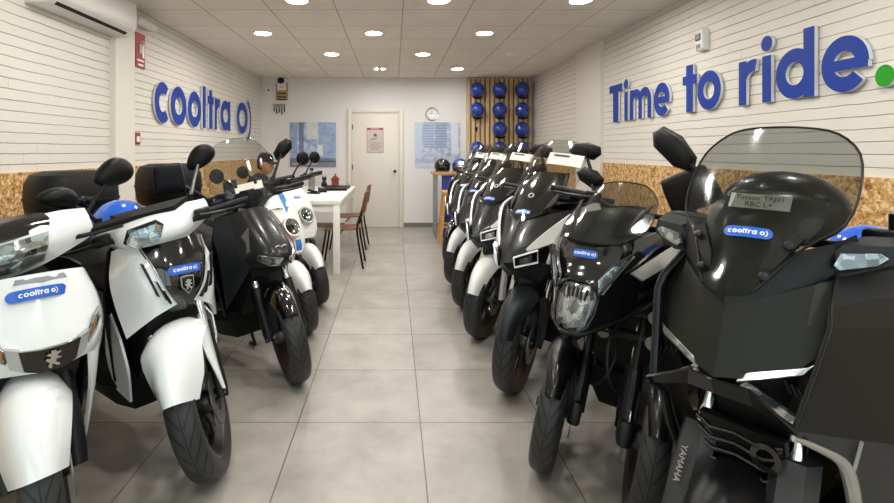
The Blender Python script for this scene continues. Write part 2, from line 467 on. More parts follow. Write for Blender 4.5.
def tag(o, label, cat, group=None, kind=None):
    o['label'] = label; o['category'] = cat
    if group: o['group'] = group
    if kind: o['kind'] = kind
    return o
def struct(o, label=None, cat=None):
    o['kind'] = 'structure'
    if label: o['label'] = label; o['category'] = cat or o.name.split('_')[0]
    return o
def copy_tree(o, parent=None):
    c = o.copy(); COL.objects.link(c); c.parent = parent
    for ch in list(o.children): copy_tree(ch, c)
    return c

# ------------------------------------------------------------------ lettering (geometric sans built from arcs and bars)
def glyph(ch, xh=1.0, asc=1.35, w=.26):
    # strokes in units of the x-height, origin at left of glyph on the baseline; returns (strokes, advance width)
    r = xh/2; A = lambda cx, cy, a0, a1, rx=r, ry=r: ('arc', cx, cy, rx, ry, a0, a1, w)
    B = lambda x0, y0, x1, y1: ('bar', x0, y0, x1, y1)
    G = {
     'c': ([A(r, r, 48, 312)], .9), 'o': ([A(r, r, 0, 360)], 1.0), 'l': ([B(0, 0, w, asc)], w),
     't': ([B(.14, 0, .14+w, asc*.95), B(0, xh-w*.9, .56, xh)], .56),
     'r': ([B(0, 0, w, xh), ('arc', .5, xh*.52, .5, xh*.48, 75, 165, w)], .62),
     'a': ([A(r, r, 0, 360), B(1-w, 0, 1, xh)], 1.0),
     'T': ([B(.3-w/2+.02, 0, .3+w/2+.02, asc), B(0, asc-w, .64, asc)], .64),
     'i': ([B(0, 0, w, xh), ('dot', w/2, asc*.94, w*.62)], w),
     'm': ([B(0, 0, w, xh), ('arc', .47, xh*.58, .47, xh*.42, 0, 165, w), ('arc', .47+.94-w, xh*.58, .47, xh*.42, 0, 165, w), B(.94-w, 0, .94, xh*.6), B(1.88-2*w, 0, 1.88-w, xh*.6)], 1.88-w),
     'e': ([A(r, r, 0, 320), B(.14, r-w*.42, 1-.02, r+w*.3)], 1.0),
     'd': ([A(r, r, 0, 360), B(1-w, 0, 1, asc*1.0)], 1.0),
     '.': ([('dot', .17, .17, .17)], .34),
     '(': ([('arc', r, r*1.08, r*1.15, r*1.16, 0, 360, w)], 1.15),
     ')': ([('arc', -.55, r, 1.0, .97, -57, 57, w*.7)], .45),
    }
    return G[ch]
def add_strokes(mb, st, mapf, t, mis=(0, 1)):
    # mapf(x, y, d) -> 3D point; d = 0 front face, d = t back
    def strip(outer, inner):
        n = len(outer)
        vs = [mapf(x, y, 0) for x, y in outer]+[mapf(x, y, 0) for x, y in inner]+[mapf(x, y, t) for x, y in outer]+[mapf(x, y, t) for x, y in inner]
        for i in range(n-1):
            mb_f = [((i, i+1, n+i+1, n+i), mis[0]), ((2*n+i, 3*n+i, 3*n+i+1, 2*n+i+1), mis[1]), ((i, 2*n+i, 2*n+i+1, i+1), mis[1]), ((n+i, n+i+1, 3*n+i+1, 3*n+i), mis[1])]
            fs.extend(mb_f)
        fs.append(((0, n, 3*n, 2*n), mis[1])); fs.append(((n-1, 3*n-1, 4*n-1, 2*n-1), mis[1]))
        return vs
    mapf0 = mapf
    for k, s in enumerate(st):
        fs = []; mapf = lambda x, y, d, k=k: mapf0(x, y, d-.0004*k)
        if s[0] == 'arc':
            _, cx, cy, rx, ry, a0, a1, w = s; n = max(6, int(abs(a1-a0)/9))
            an = [R(a0+(a1-a0)*i/n) for i in range(n+1)]
            o = [(cx+rx*math.cos(a), cy+ry*math.sin(a)) for a in an]; q = [(cx+(rx-w)*math.cos(a), cy+(ry-w)*math.sin(a)) for a in an]
            vs = strip(o, q)
        elif s[0] == 'bar':
            _, x0, y0, x1, y1 = s; vs = strip([(x0, y0), (x1, y0)], [(x0, y1), (x1, y1)])
        else:
            _, cx, cy, rr = s; an = [R(12*i) for i in range(31)]
            vs = strip([(cx+rr*math.cos(a), cy+rr*math.sin(a)) for a in an], [(cx, cy)]*31)
        o = len(mb.v); mb.v += [Vector(p) for p in vs]
        for f, m in fs: mb.f.append([i+o for i in f]); mb.m.append(m)
def word(text, h, mapf, gap=.18, asc=1.35, w=.24, t=.001):
    # flat lettering of x-height h, centred on 0
    x = 0; pl = []
    for ch in text:
        if ch == ' ': x += .45; continue
        st, adv = glyph(ch, 1, asc, w); pl.append((x, st)); x += adv+gap
    tot = x-gap; mb = MB()
    for x0, st in pl:
        add_strokes(mb, st, lambda a, b, d, x0=x0: mapf((a+x0-tot/2)*h, (b-.5)*h, d), t, (0, 0))
    return mb
def font_mesh(text, size, mx, name, mat, parent, ext=.0006):
    cu = bpy.data.curves.new(name, 'FONT'); cu.body = text; cu.size = size; cu.align_x = 'CENTER'; cu.align_y = 'CENTER'; cu.extrude = ext; cu.resolution_u = 3
    ob = bpy.data.objects.new(name+'_curve', cu); COL.objects.link(ob)
    dg = bpy.context.evaluated_depsgraph_get(); me = bpy.data.meshes.new_from_object(ob.evaluated_get(dg))
    bpy.data.objects.remove(ob); bpy.data.curves.remove(cu)
    me.name = name; me.materials.clear(); me.materials.append(MATS[mat]); me.transform(mx)
    o = bpy.data.objects.new(name, me); COL.objects.link(o); o.parent = parent
    return o
def frame(o, ux, uy):
    # 4x4 with local x=ux, y=uy, z=normal
    ux = Vector(ux).normalized(); n = ux.cross(Vector(uy)).normalized(); uy = n.cross(ux)
    m = Matrix((ux, uy, n)).transposed().to_4x4(); m.translation = Vector(o); return m

# ------------------------------------------------------------------ camera, world, colour management
cam = bpy.data.cameras.new('camera'); co = bpy.data.objects.new('camera', cam); COL.objects.link(co)
co.location = (0, 0, 1.333); co.rotation_euler = (R(90), 0, 0)
cam.sensor_width = 36; cam.lens = 510/894*36
cam.shift_x = (447-394)/894; cam.shift_y = (151-251.5)/894; cam.clip_start = .02
SC.camera = co
w = bpy.data.worlds.new('World'); SC.world = w; w.use_nodes = True
bg = w.node_tree.nodes['Background']
bg.inputs[0].default_value = (.86, .93, 1.0, 1); bg.inputs[1].default_value = 2.6
SC.view_settings.view_transform = 'Standard'; SC.view_settings.look = 'None'; SC.view_settings.gamma = 1
SC.view_settings.exposure = EXPOSURE = 0.0
SC.cycles.use_denoising = True
SC.cycles.max_bounces = 10; SC.cycles.transparent_max_bounces = 16

XL, XR, YB, YF, ZC = -2.33, 2.43, 8.95, -1.6, 2.613
def wallbox(name, a, b, mat):
    c = [(p+q)/2 for p, q in zip(a, b)]; d = [abs(q-p) for p, q in zip(a, b)]
    return struct(MB().box(c, d).build(name, mat))
wallbox('floor', (XL-.2, YF-.2, -.1), (XR+.2, YB+.2, 0), 'floor_tile')
wallbox('ceiling', (XL-.2, YF-.2, ZC), (XR+.2, YB+.2, ZC+.1), 'ceiling_tile')
wallbox('wall_left', (XL-.2, YF, 0), (XL, YB, ZC), 'painted_brick')
wallbox('wall_right', (XR, YF, 0), (XR+.2, YB, ZC), 'painted_brick')
wallbox('wall_back', (XL-.2, YB, 0), (XR+.2, YB+.2, ZC), 'back_paint')
# shop front behind the camera: plinth, posts, header, panes
for i, (a, b) in enumerate((((XL, YF-.1, 0), (XR, YF, .12)), ((XL, YF-.1, 2.4), (XR, YF, ZC)), ((XL, YF-.1, .12), (XL+.12, YF, 2.4)), ((XR-.12, YF-.1, .12), (XR, YF, 2.4)), ((-.7, YF-.1, .12), (-.62, YF, 2.4)), ((.62, YF-.1, .12), (.7, YF, 2.4)))):
    wallbox('wall_front' if i == 0 else 'wall_front.%03d' % i, a, b, 'dark_metal')
for i, (x0, x1) in enumerate(((XL+.12, -.7), (-.62, .62), (.7, XR-.12))):
    wallbox('window_%d' % (i+1), (x0, YF-.056, .12), (x1, YF-.05, 2.4), 'shop_glass')
wallbox('trim_1', (XL, 4.18, 0), (XL+.05, 4.49, ZC), 'wall_paint')          # pilaster on the left wall
wallbox('trim_2', (XR-.05, 5.90, 0), (XR, 6.68, ZC), 'wall_paint')           # pilaster on the right wall
for i, (a, b) in enumerate((((XL, YF, 0), (XL+.018, 4.18, 1.2)), ((XL, 4.49, 0), (XL+.018, YB, 1.2)), ((XR-.018, YF, 0), (XR, 5.90, 1.2)), ((XR-.018, 6.68, 0), (XR, YB, 1.2)))):
    wallbox('trim_%d' % (i+3), a, b, 'osb_board')                            # chipboard wainscot
wallbox('baseboard_back', (.17, YB-.012, 0), (XR, YB, .075), 'skirting_tile')
wallbox('baseboard_rear', (XL, YB-.012, 0), (-.86, YB, .075), 'skirting_tile')
# ---- door in the back wall
D0, D1, DH = -.74, .09, 2.0
dm = MB()
dm.box((D0-.035, YB-.02, DH/2+.03), (.07, .05, DH+.06)); dm.box((D1+.035, YB-.02, DH/2+.03), (.07, .05, DH+.06)); dm.box(((D0+D1)/2, YB-.02, DH+.035), (D1-D0, .05, .07))
struct(dm.build('trim_7', 'door_paint', bevel=.004))
door = struct(MB().box(((D0+D1)/2, YB-.012, DH/2), (D1-D0-.008, .03, DH-.008)).build('door_1', 'door_paint', bevel=.003))
kn = MB().lathe([(0, 0), (.024, 0), (.024, .006), (.01, .01), (.01, .03), (.022, .036), (.026, .05), (.018, .062), (0, .064)], 20, frame((D1-.075, YB-.027, .98), (0, -1, 0), (0, 0, 1)))
kn.build('knob', 'dark_metal', door)
for z in (.25, 1.05, 1.75):
    MB().tube([(D0+.012, YB-.034, z-.045), (D0+.012, YB-.034, z+.045)], .008, 8).build('hinge', 'dark_metal', door)
# door notice
o = thing('notice_sign', 'white paper notice with red header bar fixed on the white door', 'sign', (-.33, YB-.028, 1.52))
MB().box((0, -.002, 0), (.29, .004, .43)).build('sheet', 'paper_white', o)
bd = MB()
for c, d in (((0, -.0045, .2), (.29, .002, .035)), ((0, -.0045, -.211), (.29, .002, .007)), ((-.1415, -.0045, 0), (.007, .002, .43)), ((.1415, -.0045, 0), (.007, .002, .43))): bd.box(c, d)
bd.build('border', 'red_print', o)
ic = MB(); ic.tube([(-.09, -.005, .005), (-.05, -.005, .02), (0, -.005, .03), (.05, -.005, .052)], [.016, .02, .016, .006], 6, flat=(1, .2))
ic.slab([(-.045, -.005, .085), (.045, -.005, .085), (0, -.005, .125)], .002, (0, 1, .1)); ic.box((0, -.005, .075), (.05, .002, .02))
ic.build('pictogram', 'red_print', o)
for k, (wd, txt) in enumerate(((.2, 0), (.15, 0), (.22, 0), (.2, 0), (.16, 0))):
    pass
font_mesh('PRIVADO', .034, frame((0, -.0062, .2), (1, 0, 0), (0, 0, 1)), 'header_lettering', 'white_print', o)
for k, txt in enumerate(('ACCESO SOLO', 'PERSONAL', 'AUTORIZADO', 'GRACIAS')):
    font_mesh(txt, .036, frame((0, -.0045, -.045-.037*k), (1, 0, 0), (0, 0, 1)), 'notice_lettering', 'red_print', o)

# ---- downlights
ROWS = [(-1.08, (-1.42, -.22, .98)), (.12, (-.82, .38, 1.58)), (1.92-.6, (-1.42, -.22, .98)), (1.92, (-.82, .38, 1.58)), (3.12, (-1.42, -.22, .98)), (4.32, (-.82, .38, 1.58)), (5.52, (-1.42, -.22, .98)), (6.72, (-.82, .38)), (7.92, (-.22, .98))]
ROWS.pop(2); ROWS.pop(0)
where = {4.32: 'front row', 5.52: 'second row from the front', 6.72: 'third row from the front', 7.92: 'back row'}
proto = None
def downlight(x, y, label):
    global proto
    if proto is None:
        proto = thing('ceiling_downlight', label, 'ceiling light', (x, y, ZC), 0, 'round ceiling downlights')
        MB().lathe([(.1, 0), (.1, -.006), (.092, -.012), (.086, -.010), (.086, -.002), (.1, 0)][::-1], 36, frame((0, 0, 0), (0, 0, 1), (1, 0, 0))).build('trim_ring', 'white_plastic', proto)
        MB().lathe([(0, -.0075), (.05, -.0075), (.087, -.0065), (.087, -.004), (0, -.004)], 36, frame((0, 0, 0), (0, 0, 1), (1, 0, 0))).build('diffuser', 'downlight_glow', proto)
        return proto
    o = copy_tree(proto); o.location = (x, y, ZC); o['label'] = label; return o
pos3 = ('left', 'middle', 'right')
for y, xs in ROWS:
    for i, x in enumerate(xs):
        if y in where: l = 'round lit white ceiling downlight, %s one in the %s' % (pos3[i] if len(xs) == 3 else ('left', 'right')[i], where[y])
        else: l = 'round lit white ceiling downlight above the viewer, out of the picture'
        downlight(x, y, l)
for x, y, l in ((1.58, 6.72, 'unlit flat round grey ceiling speaker right of the third row of lights'), (-1.42, 7.92, 'unlit flat round white smoke detector at the left end of the back row')):
    m = MB().lathe([(0, -.035), (.05, -.035), (.085, -.022), (.1, 0), (0, 0)], 28, frame((x, y, ZC), (0, 0, 1), (1, 0, 0)))
    tag(m.build('ceiling_speaker' if x > 0 else 'smoke_detector', 'white_plastic'), l, 'speaker' if x > 0 else 'smoke detector')
m = MB().box((0, 0, -.02), (.05, .05, .04)); m.lathe([(0, -.09), (.03, -.085), (.038, -.06), (.03, -.04), (0, -.04)], 16, frame((0, 0, 0), (0, 0, 1), (1, 0, 0)))
tag(m.build('ceiling_sensor', 'white_plastic'), 'small white sensor hanging from the ceiling just before the left light of the back row', 'sensor').location = (-.22, 7.7, ZC)

# ---- wall lettering
def wall_letters():
    left = [('c', 4.90, 5.22, 'letter c'), ('o', 5.25, 5.65, 'first letter o'), ('o', 5.69, 6.08, 'second letter o'), ('l', 6.13, 6.23, 'letter l'), ('t', 6.29, 6.51, 'letter t'), ('r', 6.54, 6.74, 'letter r'), ('a', 6.76, 7.17, 'letter a'), ('(', 7.49, 8.05, 'tilted ring of the emblem'), (')', 8.03, 8.32, 'curved bar of the emblem')]
    for ch, y0, y1, nm in left:
        st, adv = glyph(ch, 1, 1.24, .27); sx = (y1-y0)/adv; zb, h = 1.61, .41
        if ch == ')': y1 = y0+.2; sx = .42
        mb = MB(); fx = XL+.03
        add_strokes(mb, st, lambda a, b, d, sx=sx, y0=y0: (fx-d, y0+a*sx, zb+b*h), .02)
        tag(mb.build('wall_letter' if ch not in '()' else 'wall_emblem', ['blue_letter', 'letter_edge']), 'blue raised %s of the word on the left brick wall' % nm if ch not in '()' else 'blue raised %s after the word on the left wall' % nm, 'letter' if ch not in '()' else 'emblem', 'raised letters on the left wall')
    right = [('T', 5.68, 5.36, 'capital T'), ('i', 5.315, 5.235, 'letter i beside the capital T'), ('m', 5.185, 4.755, 'letter m'), ('e', 4.71, 4.44, 'letter e after the m'), ('t', 4.24, 4.04, 'small letter t'), ('o', 4.035, 3.745, 'letter o'), ('r', 3.55, 3.375, 'letter r'), ('i', 3.325, 3.245, 'letter i between r and d'), ('d', 3.205, 2.91, 'letter d'), ('e', 2.865, 2.575, 'last letter e'), ('.', 2.545, 2.45, 'full stop')]
    for ch, y0, y1, nm in right:
        st, adv = glyph(ch, 1, 1.34, .27); sx = (y0-y1)/adv; zb, h = 1.647, .30
        if ch == '.': sx = .1/.34; h = .32
        mb = MB(); fx = XR-.03
        add_strokes(mb, st, lambda a, b, d, sx=sx, y0=y0: (fx+d, y0-a*sx, zb+b*h), .02)
        tag(mb.build('wall_letter', ['green_letter' if ch == '.' else 'blue_letter', 'letter_edge']), '%s raised %s of the slogan on the right brick wall' % ('green' if ch == '.' else 'blue', nm), 'letter', 'raised letters on the right wall')
wall_letters()

# ---- left wall fittings
ac = thing('air_conditioner', 'long white split air conditioner high on the left brick wall', 'air conditioner', (XL, 3.72, 2.27))
prof = [(0, .30), (.17, .30), (.2, .27), (.205, .1), (.19, .055), (.13, .005), (.05, 0), (0, 0)]
MB().loft([[(x, y, z) for x, z in prof] for y in (-.5, .5)]).build('casing', 'white_plastic', ac, bevel=.006)
MB().box((.148, 0, .019), (.026, .86, .006), Matrix.Rotation(R(-38), 3, 'Y')).build('air_slot', 'inner_black', ac)
MB().box((.2, .42, .06), (.012, .012, .006)).build('indicator', 'white_print', ac)
MB().box((.168, 0, .048), (.035, .86, .007), Matrix.Rotation(R(-30), 3, 'Y')).build('louvre', 'white_satin', ac)
m = MB().tube([(XL+.045, 4.50, 2.5), (XL+.045, 4.80, 2.5)], .042, 14); m.tube([(XL+.045, 4.80, 2.5), (XL+.045, 4.87, 2.5)], .03, 12)
tag(m.build('pipe', 'white_plastic'), 'short white horizontal pipe near the ceiling beside the air conditioner', 'pipe')
# fire hose sign and alarm button
fs = thing('fire_sign', 'red fire extinguisher sign high on the left wall beside the pilaster', 'sign', (XL, 4.67, 2.25))
MB().box((.006, 0, 0), (.008, .165, .317)).build('plate', 'sign_red', fs)
m = MB(); m.tube([(.0115, -.02, -.03), (.0115, -.02, .06)], .025, 8, flat=(1, .1)); m.tube([(.0115, -.02, .07), (.0115, .04, .1), (.0115, .06, .05)], .01, 6, flat=(1, .2)); m.box((.0115, .05, .0), (.002, .035, .12))
m.build('pictogram', 'white_print', fs)
m = MB()
for k in range(2): m.box((.0115, 0, -.09-.04*k), (.002, .125-.03*k, .016))
m.build('caption_bar', 'white_print', fs)
al = thing('fire_alarm', 'small red fire alarm button on the left brick wall beside the white pilaster', 'alarm', (XL, 4.565, 1.445))
MB().box((.02, 0, 0), (.04, .09, .11)).build('housing', 'alarm_red', al, bevel=.006)
MB().box((.041, 0, -.005), (.004, .05, .05)).build('glass_button', 'white_print', al)
# ---- right wall siren
sr = thing('alarm_siren', 'small white alarm sensor high on the right brick wall above the slogan', 'sensor', (XR, 3.98, 2.2))
MB().loft([[(-x, y*k, z*k) for y, z in ((-.05, -.085), (.05, -.085), (.055, .05), (.035, .085), (-.035, .085), (-.055, .05))] for x, k in ((0, 1), (.04, 1), (.055, .85))]).build('housing', 'white_plastic', sr, bevel=.005)
MB().loft([[(-x, y*k, z*k+.02) for y, z in ((-.03, -.03), (.03, -.03), (.03, .03), (-.03, .03))] for x, k in ((.05, 1), (.068, .8))]).build('lens', 'grey_metal', sr, bevel=.004)
MB().box((-.056, 0, -.05), (.006, .05, .03)).build('grille', 'grey_print', sr)

# ---- back wall: posters, clock, evacuation board, keys
def poster(name, x0, x1, z0, z1, mat, label):
    o = thing(name, label, 'poster', ((x0+x1)/2, YB-.0005, (z0+z1)/2))
    wd, h = x1-x0, z1-z0; mb = MB()
    mb.v = [V(-wd/2, -.012, -h/2), V(wd/2, -.012, -h/2), V(wd/2, -.012, h/2), V(-wd/2, -.012, h/2)]+[V(-wd/2, 0, -h/2), V(wd/2, 0, -h/2), V(wd/2, 0, h/2), V(-wd/2, 0, h/2)]
    mb.f = [[0, 1, 2, 3], [4, 7, 6, 5], [0, 4, 5, 1], [1, 5, 6, 2], [2, 6, 7, 3], [3, 7, 4, 0]]; mb.m = [0, 1, 1, 1, 1, 1]
    mb.uv[0] = [(0, 0), (1, 0), (1, 1), (0, 1)]
    mb.build('printed_panel', [mat, 'grey_print'], o)
    return o
PX = lambda px: (px-394)/510*YB
PZ = lambda py: 1.333-(py-151)/510*YB
poster('street_poster', PX(290), PX(336), PZ(167), PZ(122.5), 'street_print', 'square blue street photograph poster on back wall left of the door')
poster('avenue_poster', PX(415), PX(460), PZ(167.5), PZ(122.5), 'avenue_print', 'square pale blue avenue photograph poster on back wall right of the door')
ck = thing('wall_clock', 'round silver framed wall clock above the right poster', 'clock', (PX(432), YB, PZ(114)))
MB().lathe([(.098, 0), (.112, 0), (.118, .02), (.11, .032), (.1, .03), (.098, .012)], 40, frame((0, 0, 0), (0, -1, 0), (0, 0, 1)), closed=True).build('frame', 'chrome', ck)
MB().lathe([(0, .012), (.1, .012), (.1, 0), (0, 0)], 40, frame((0, 0, 0), (0, -1, 0), (0, 0, 1))).build('dial', 'white_print', ck)
for k in range(12):
    a = 2*PI*k/12
    MB().box((.082*math.sin(a), -.0135, .082*math.cos(a)), (.008, .003, .02), Matrix.Rotation(a, 3, 'Y')).build('hour_mark', 'dark_print', ck)
for nm, a, l, wd in (('minute_hand', R(-2), .07, .006), ('hour_hand', R(-62), .048, .009)):
    MB().box((l/2*math.sin(a), -.018, l/2*math.cos(a)), (wd, .003, l), Matrix.Rotation(a, 3, 'Y')).build(nm, 'dark_print', ck)
ev = thing('notice_board', 'small tan notice board high on the back wall in the left corner', 'sign', (PX(282), YB, PZ(91)))
MB().box((0, -.008, -.01), (.21, .016, .31)).build('board', 'yellow_board', ev)
MB().box((0, -.018, .075), (.15, .004, .13)).build('sheet', 'white_print', ev)
m = MB().tube([(-.03, -.022, .06), (.0, -.022, .075), (.04, -.022, .045)], [.016, .024, .008], 6, flat=(1, .2)); m.build('pictogram', 'dark_print', ev)
m = MB()
for z in (-.045, -.105, -.15): m.box((0, -.018, z), (.16, .004, .022))
m.build('caption_bar', 'dark_print', ev)
m = MB().ell((0, 0, 0), (.06, .05, .055), 16, 10); m.box((0, .03, .05), (.04, .05, .05))
tag(m.build('security_camera', 'dark_metal'), 'dark dome security camera at the top of the notice board', 'camera').location = (PX(281.5), YB-.055, PZ(81))
bx = thing('alarm_sensor', 'white sensor box with dark eye in the left corner of the back wall', 'sensor', (PX(269.5), YB, PZ(90.5)))
MB().box((0, -.03, 0), (.08, .06, .13)).build('housing', 'white_plastic', bx, bevel=.01)
MB().ell((0, -.06, 0), (.017, .01, .017), 14, 8).build('eye', 'inner_black', bx)
kr = thing('key_rack', 'small key rack with hanging keys under the tan notice board', 'key rack', (PX(279.5), YB, PZ(104)))
MB().box((0, -.006, 0), (.24, .012, .02)).build('rail', 'white_plastic', kr)
for k in range(5):
    x = -.09+.045*k; m = MB().tube([(x, -.012, 0), (x, -.022, -.005)], .003, 6); m.build('hook', 'grey_metal', kr)
for k, (x, l) in enumerate(((-.09, .1), (-.045, .14), (0, .12), (.045, .15), (.09, .11))):
    m = MB().lathe([(.014, -.003), (.02, -.003), (.02, .003), (.014, .003)], 14, frame((0, 0, -.018), (0, 1, 0), (0, 0, 1)), closed=True)
    m.box((0, 0, -.035-l/2), (.016, .004, l)); m.box((.008, 0, -.03-l*.8), (.012, .004, .02))
    tag(m.build('hanging_key', 'dark_metal'), 'dark key on hook %s of the back wall key rack' % ('one, furthest left', 'two', 'three, in the middle', 'four', 'five, furthest right')[k], 'key', 'keys on the rack').location = (PX(279.5)+x, YB-.02, PZ(104))

# ---- slatted helmet wall, counter, stool
sw = thing('slat_panel', 'vertical pine slat panel covering the right end of the back wall', 'wall panel', (0, YB, 0))
x0, x1 = PX(466.5), XR-.02
MB().box(((x0+x1)/2, -.01, 1.3), (x1-x0, .02, 2.6)).build('backing', 'slat_backing', sw)
n = 14
for k in range(n):
    x = x0+.03+(x1-x0-.06)*k/(n-1)
    MB().box((x, -.035, 1.3), (.052, .03, 2.6)).build('slat', 'pine_slat', sw, bevel=.003)
def helmet(name, label, loc, rot, mat, group, r=.128, strap=True):
    # open-face helmet: +Z is the crown, -Y the face opening
    o = thing(name, label, 'helmet', loc, 0, group); o.rotation_euler = rot
    rings = []
    for i in range(13):
        t = R(-38+128*i/12); ring = []
        for j in range(32):
            a = 2*PI*j/32; f = max(0, -math.sin(a))           # front
            tt = t if t > 0 else t*(1-.9*f**1.5)
            ring.append(V(r*1.0*math.cos(tt)*math.cos(a), r*1.08*math.cos(tt)*math.sin(a), r*1.0*math.sin(tt)))
        rings.append(ring)
    MB().loft(rings).build('outer_shell', mat, o)
    rim = [p.copy()*.985 for p in rings[0]]
    MB().tube(rim+[rim[0]], .008, 8).build('rim_trim', 'black_plastic', o)
    m = MB(); pk = [[(-.09, -r*1.02, .045), (-.05, -r*1.13, .05), (0, -r*1.16, .052), (.05, -r*1.13, .05), (.09, -r*1.02, .045)], [(-.085, -r*1.18, .028), (-.05, -r*1.36, .03), (0, -r*1.42, .03), (.05, -r*1.36, .03), (.085, -r*1.18, .028)]]
    m.shell(surf(pk, 3, 3), .004, (0, 0, -.2)); m.build('peak', 'black_plastic', o)
    if strap: MB().tube([(-r*.8, 0, -.06), (-r*.55, -.01, -.15), (0, -.02, -.19), (r*.55, -.01, -.15), (r*.8, 0, -.06)], .009, 6, flat=(1, .3), spl=4).build('chin_strap', 'black_plastic', o)
    return o
HY = YB-.06
hx = [PX(477)*.985, PX(499.5)*.985, PX(522)*.985]; hz = [PZ(90.5), PZ(110.5), PZ(129.5), PZ(149)]
grid = [(0, 0), (1, 0), (2, 0), (0, 1), (1, 1), (2, 1), (1, 2), (2, 2), (0, 3), (1, 3), (2, 3)]
rowname = ['top row', 'second row', 'third row', 'bottom row']; colname = ['left column', 'middle column', 'right column']
for i, j in grid:
    helmet('open_face_helmet', 'blue open-face helmet on the slat wall, %s, %s' % (rowname[j], colname[i]), (hx[i], HY-.088, hz[j]), (R(82), 0, 0), 'helmet_blue', 'blue helmets on the slat wall', .125, False)
    pass
for i, j in ((0, 2),):
    m = MB().tube([(0, .0, 0), (0, -.1, 0), (0, -.12, .03)], .008, 8); m.box((0, 0, 0), (.03, .01, .08))
    tag(m.build('helmet_hook', 'dark_metal'), 'empty dark helmet hook on the left column of the slat wall', 'hook').location = (hx[i], YB-.055, hz[j])
ct = thing('reception_counter', 'blue counter with wooden top before the slat wall', 'counter', (0, 0, 0))
cx0, cx1, cy0, cy1 = .60, 1.75, 7.75, 8.35
MB().box(((cx0+cx1)/2, (cy0+cy1)/2, .985), (cx1-cx0, cy1-cy0, .04)).build('worktop', 'counter_oak', ct, bevel=.004)
MB().box(((cx0+.12+cx1)/2, cy0+.06, .48), (cx1-cx0-.14, .03, .96)).build('front_panel', 'counter_blue', ct)
for x in (cx0+.05, cx1-.05): MB().box((x, (cy0+cy1)/2, .4825), (.035, cy1-cy0-.06, .965)).build('side_panel', 'grey_print', ct)
for i, (x, y, z, rz, mt, l) in enumerate(((.76, 8.05, 1.095, 200, 'black_gloss', 'black and blue helmet at the left end of the wooden counter'), (1.045, 8.1, 1.095, 160, 'helmet_blue', 'blue helmet on the wooden counter, right of the black one'), (1.33, 8.1, 1.095, 185, 'helmet_blue', 'blue helmet at the right end of the wooden counter, hidden by the scooters'))):
    helmet('counter_helmet', l, (x, y, z), (0, 0, R(rz-180)), mt, 'helmets on the counter', .125, False)
m = MB().box((0, 0, .09), (.14, .006, .18), Matrix.Rotation(R(-12), 3, 'X')); m.box((0, .03, .004), (.14, .09, .008))
tag(m.build('card_stand', ['screen_clear']), 'clear acrylic card stand on the counter beside the helmets', 'card stand').location = (1.0, 7.83, 1.006)
st = thing('bar_stool', 'light pine bar stool before the blue counter', 'stool', (.86, 7.45, 0))
MB().box((0, 0, .735), (.32, .32, .04)).build('seat', 'stool_pine', st, bevel=.008)
for sx in (-1, 1):
    for sy in (-1, 1):
        MB().loft([[(sx*(q)+a, sy*q+b, z) for a, b in ((-.019, -.019), (.019, -.019), (.019, .019), (-.019, .019))] for q, z in ((.2, 0), (.13, .716))]).build('leg', 'stool_pine', st)
for sy in (-1, 1): MB().box((0, sy*.175, .25), (.33, .02, .03)).build('footrest', 'stool_pine', st)
for sx in (-1, 1): MB().box((sx*.165, 0, .36), (.02, .31, .03)).build('footrest', 'stool_pine', st)

# ------------------------------------------------------------------ desk corner
dk = thing('office_desk', 'long white desk on square white legs at the back left', 'desk', (-.99, 6.62, 0))
MB().box((0, 0, .775), (.82, 2.2, .05)).build('desktop', 'desk_white', dk, bevel=.003)
MB().box((0, -1.06, .71), (.72, .03, .08)).build('apron', 'desk_white', dk)
for sy in (-1, 1): pass
MB().box((.37, 0, .71), (.03, 2.0, .08)).build('apron', 'desk_white', dk)
for sx in (-1, 1):
    for sy in (-1, 1): MB().box((sx*.365, sy*1.06, .375), (.07, .07, .75)).build('leg', 'desk_white', dk, bevel=.003)
def wood_chair(label, x, y, rz):
    o = thing('wooden_chair', label, 'chair', (x, y, 0), rz, 'brown wooden chairs at the desk')
    # faces -Y locally
    MB().shell(surf([[(-.2, -.2, .44), (0, -.21, .43), (.2, -.2, .44)], [(-.21, 0, .445), (0, 0, .43), (.21, 0, .445)], [(-.19, .19, .455), (0, .2, .45), (.19, .19, .455)]], 4, 4), .014, (0, 0, 0)).build('seat', 'chair_wood', o)
    MB().shell(surf([[(-.19, .235, .62), (0, .27, .62), (.19, .235, .62)], [(-.2, .255, .74), (0, .29, .74), (.2, .255, .74)], [(-.18, .275, .86), (0, .305, .87), (.18, .275, .86)]], 4, 4), .012, (0, -1, .7)).build('backrest', 'chair_wood', o)
    for s in (-1, 1):
        MB().tube([(s*.21, -.24, 0), (s*.185, -.17, .43)], .012, 8).build('leg', 'dark_metal', o)
        MB().tube([(s*.215, .25, 0), (s*.19, .18, .435), (s*.185, .225, .62), (s*.17, .265, .8)], .012, 8, spl=3).build('leg', 'dark_metal', o)
    MB().tube([(-.2, -.02, .38), (.2, -.02, .38)], .01, 8).build('seat_frame', 'dark_metal', o)
    return o
wood_chair('brown wooden chair at the near right corner of the white desk', -.60, 5.98, -90)
wood_chair('second brown wooden chair, further back on the right side of the white desk', -.62, 7.1, -92)
def desk_item(o, l, c, g=None): tag(o, l, c, g); return o
for k, (y, z, r) in enumerate(((6.95, .8, 3), (7.32, .8, -2))):
    o = thing('laptop', ('black closed laptop nearest on the right side of the white desk', 'black closed laptop further back on the white desk')[k], 'laptop', (-.82, y, z), r)
    MB().box((0, 0, .012), (.36, .27, .018)).build('base', 'black_plastic', o, bevel=.003)
    MB().box((0, 0, .028), (.36, .27, .012)).build('lid', 'black_satin', o, bevel=.003)
bd_ = thing('bird_house', 'small reddish brown house ornament on the white desk', 'ornament', (-.87, 7.55, .8))
m = MB().box((0, 0, .055), (.1, .08, .11)); m.build('walls', 'clay_red', bd_)
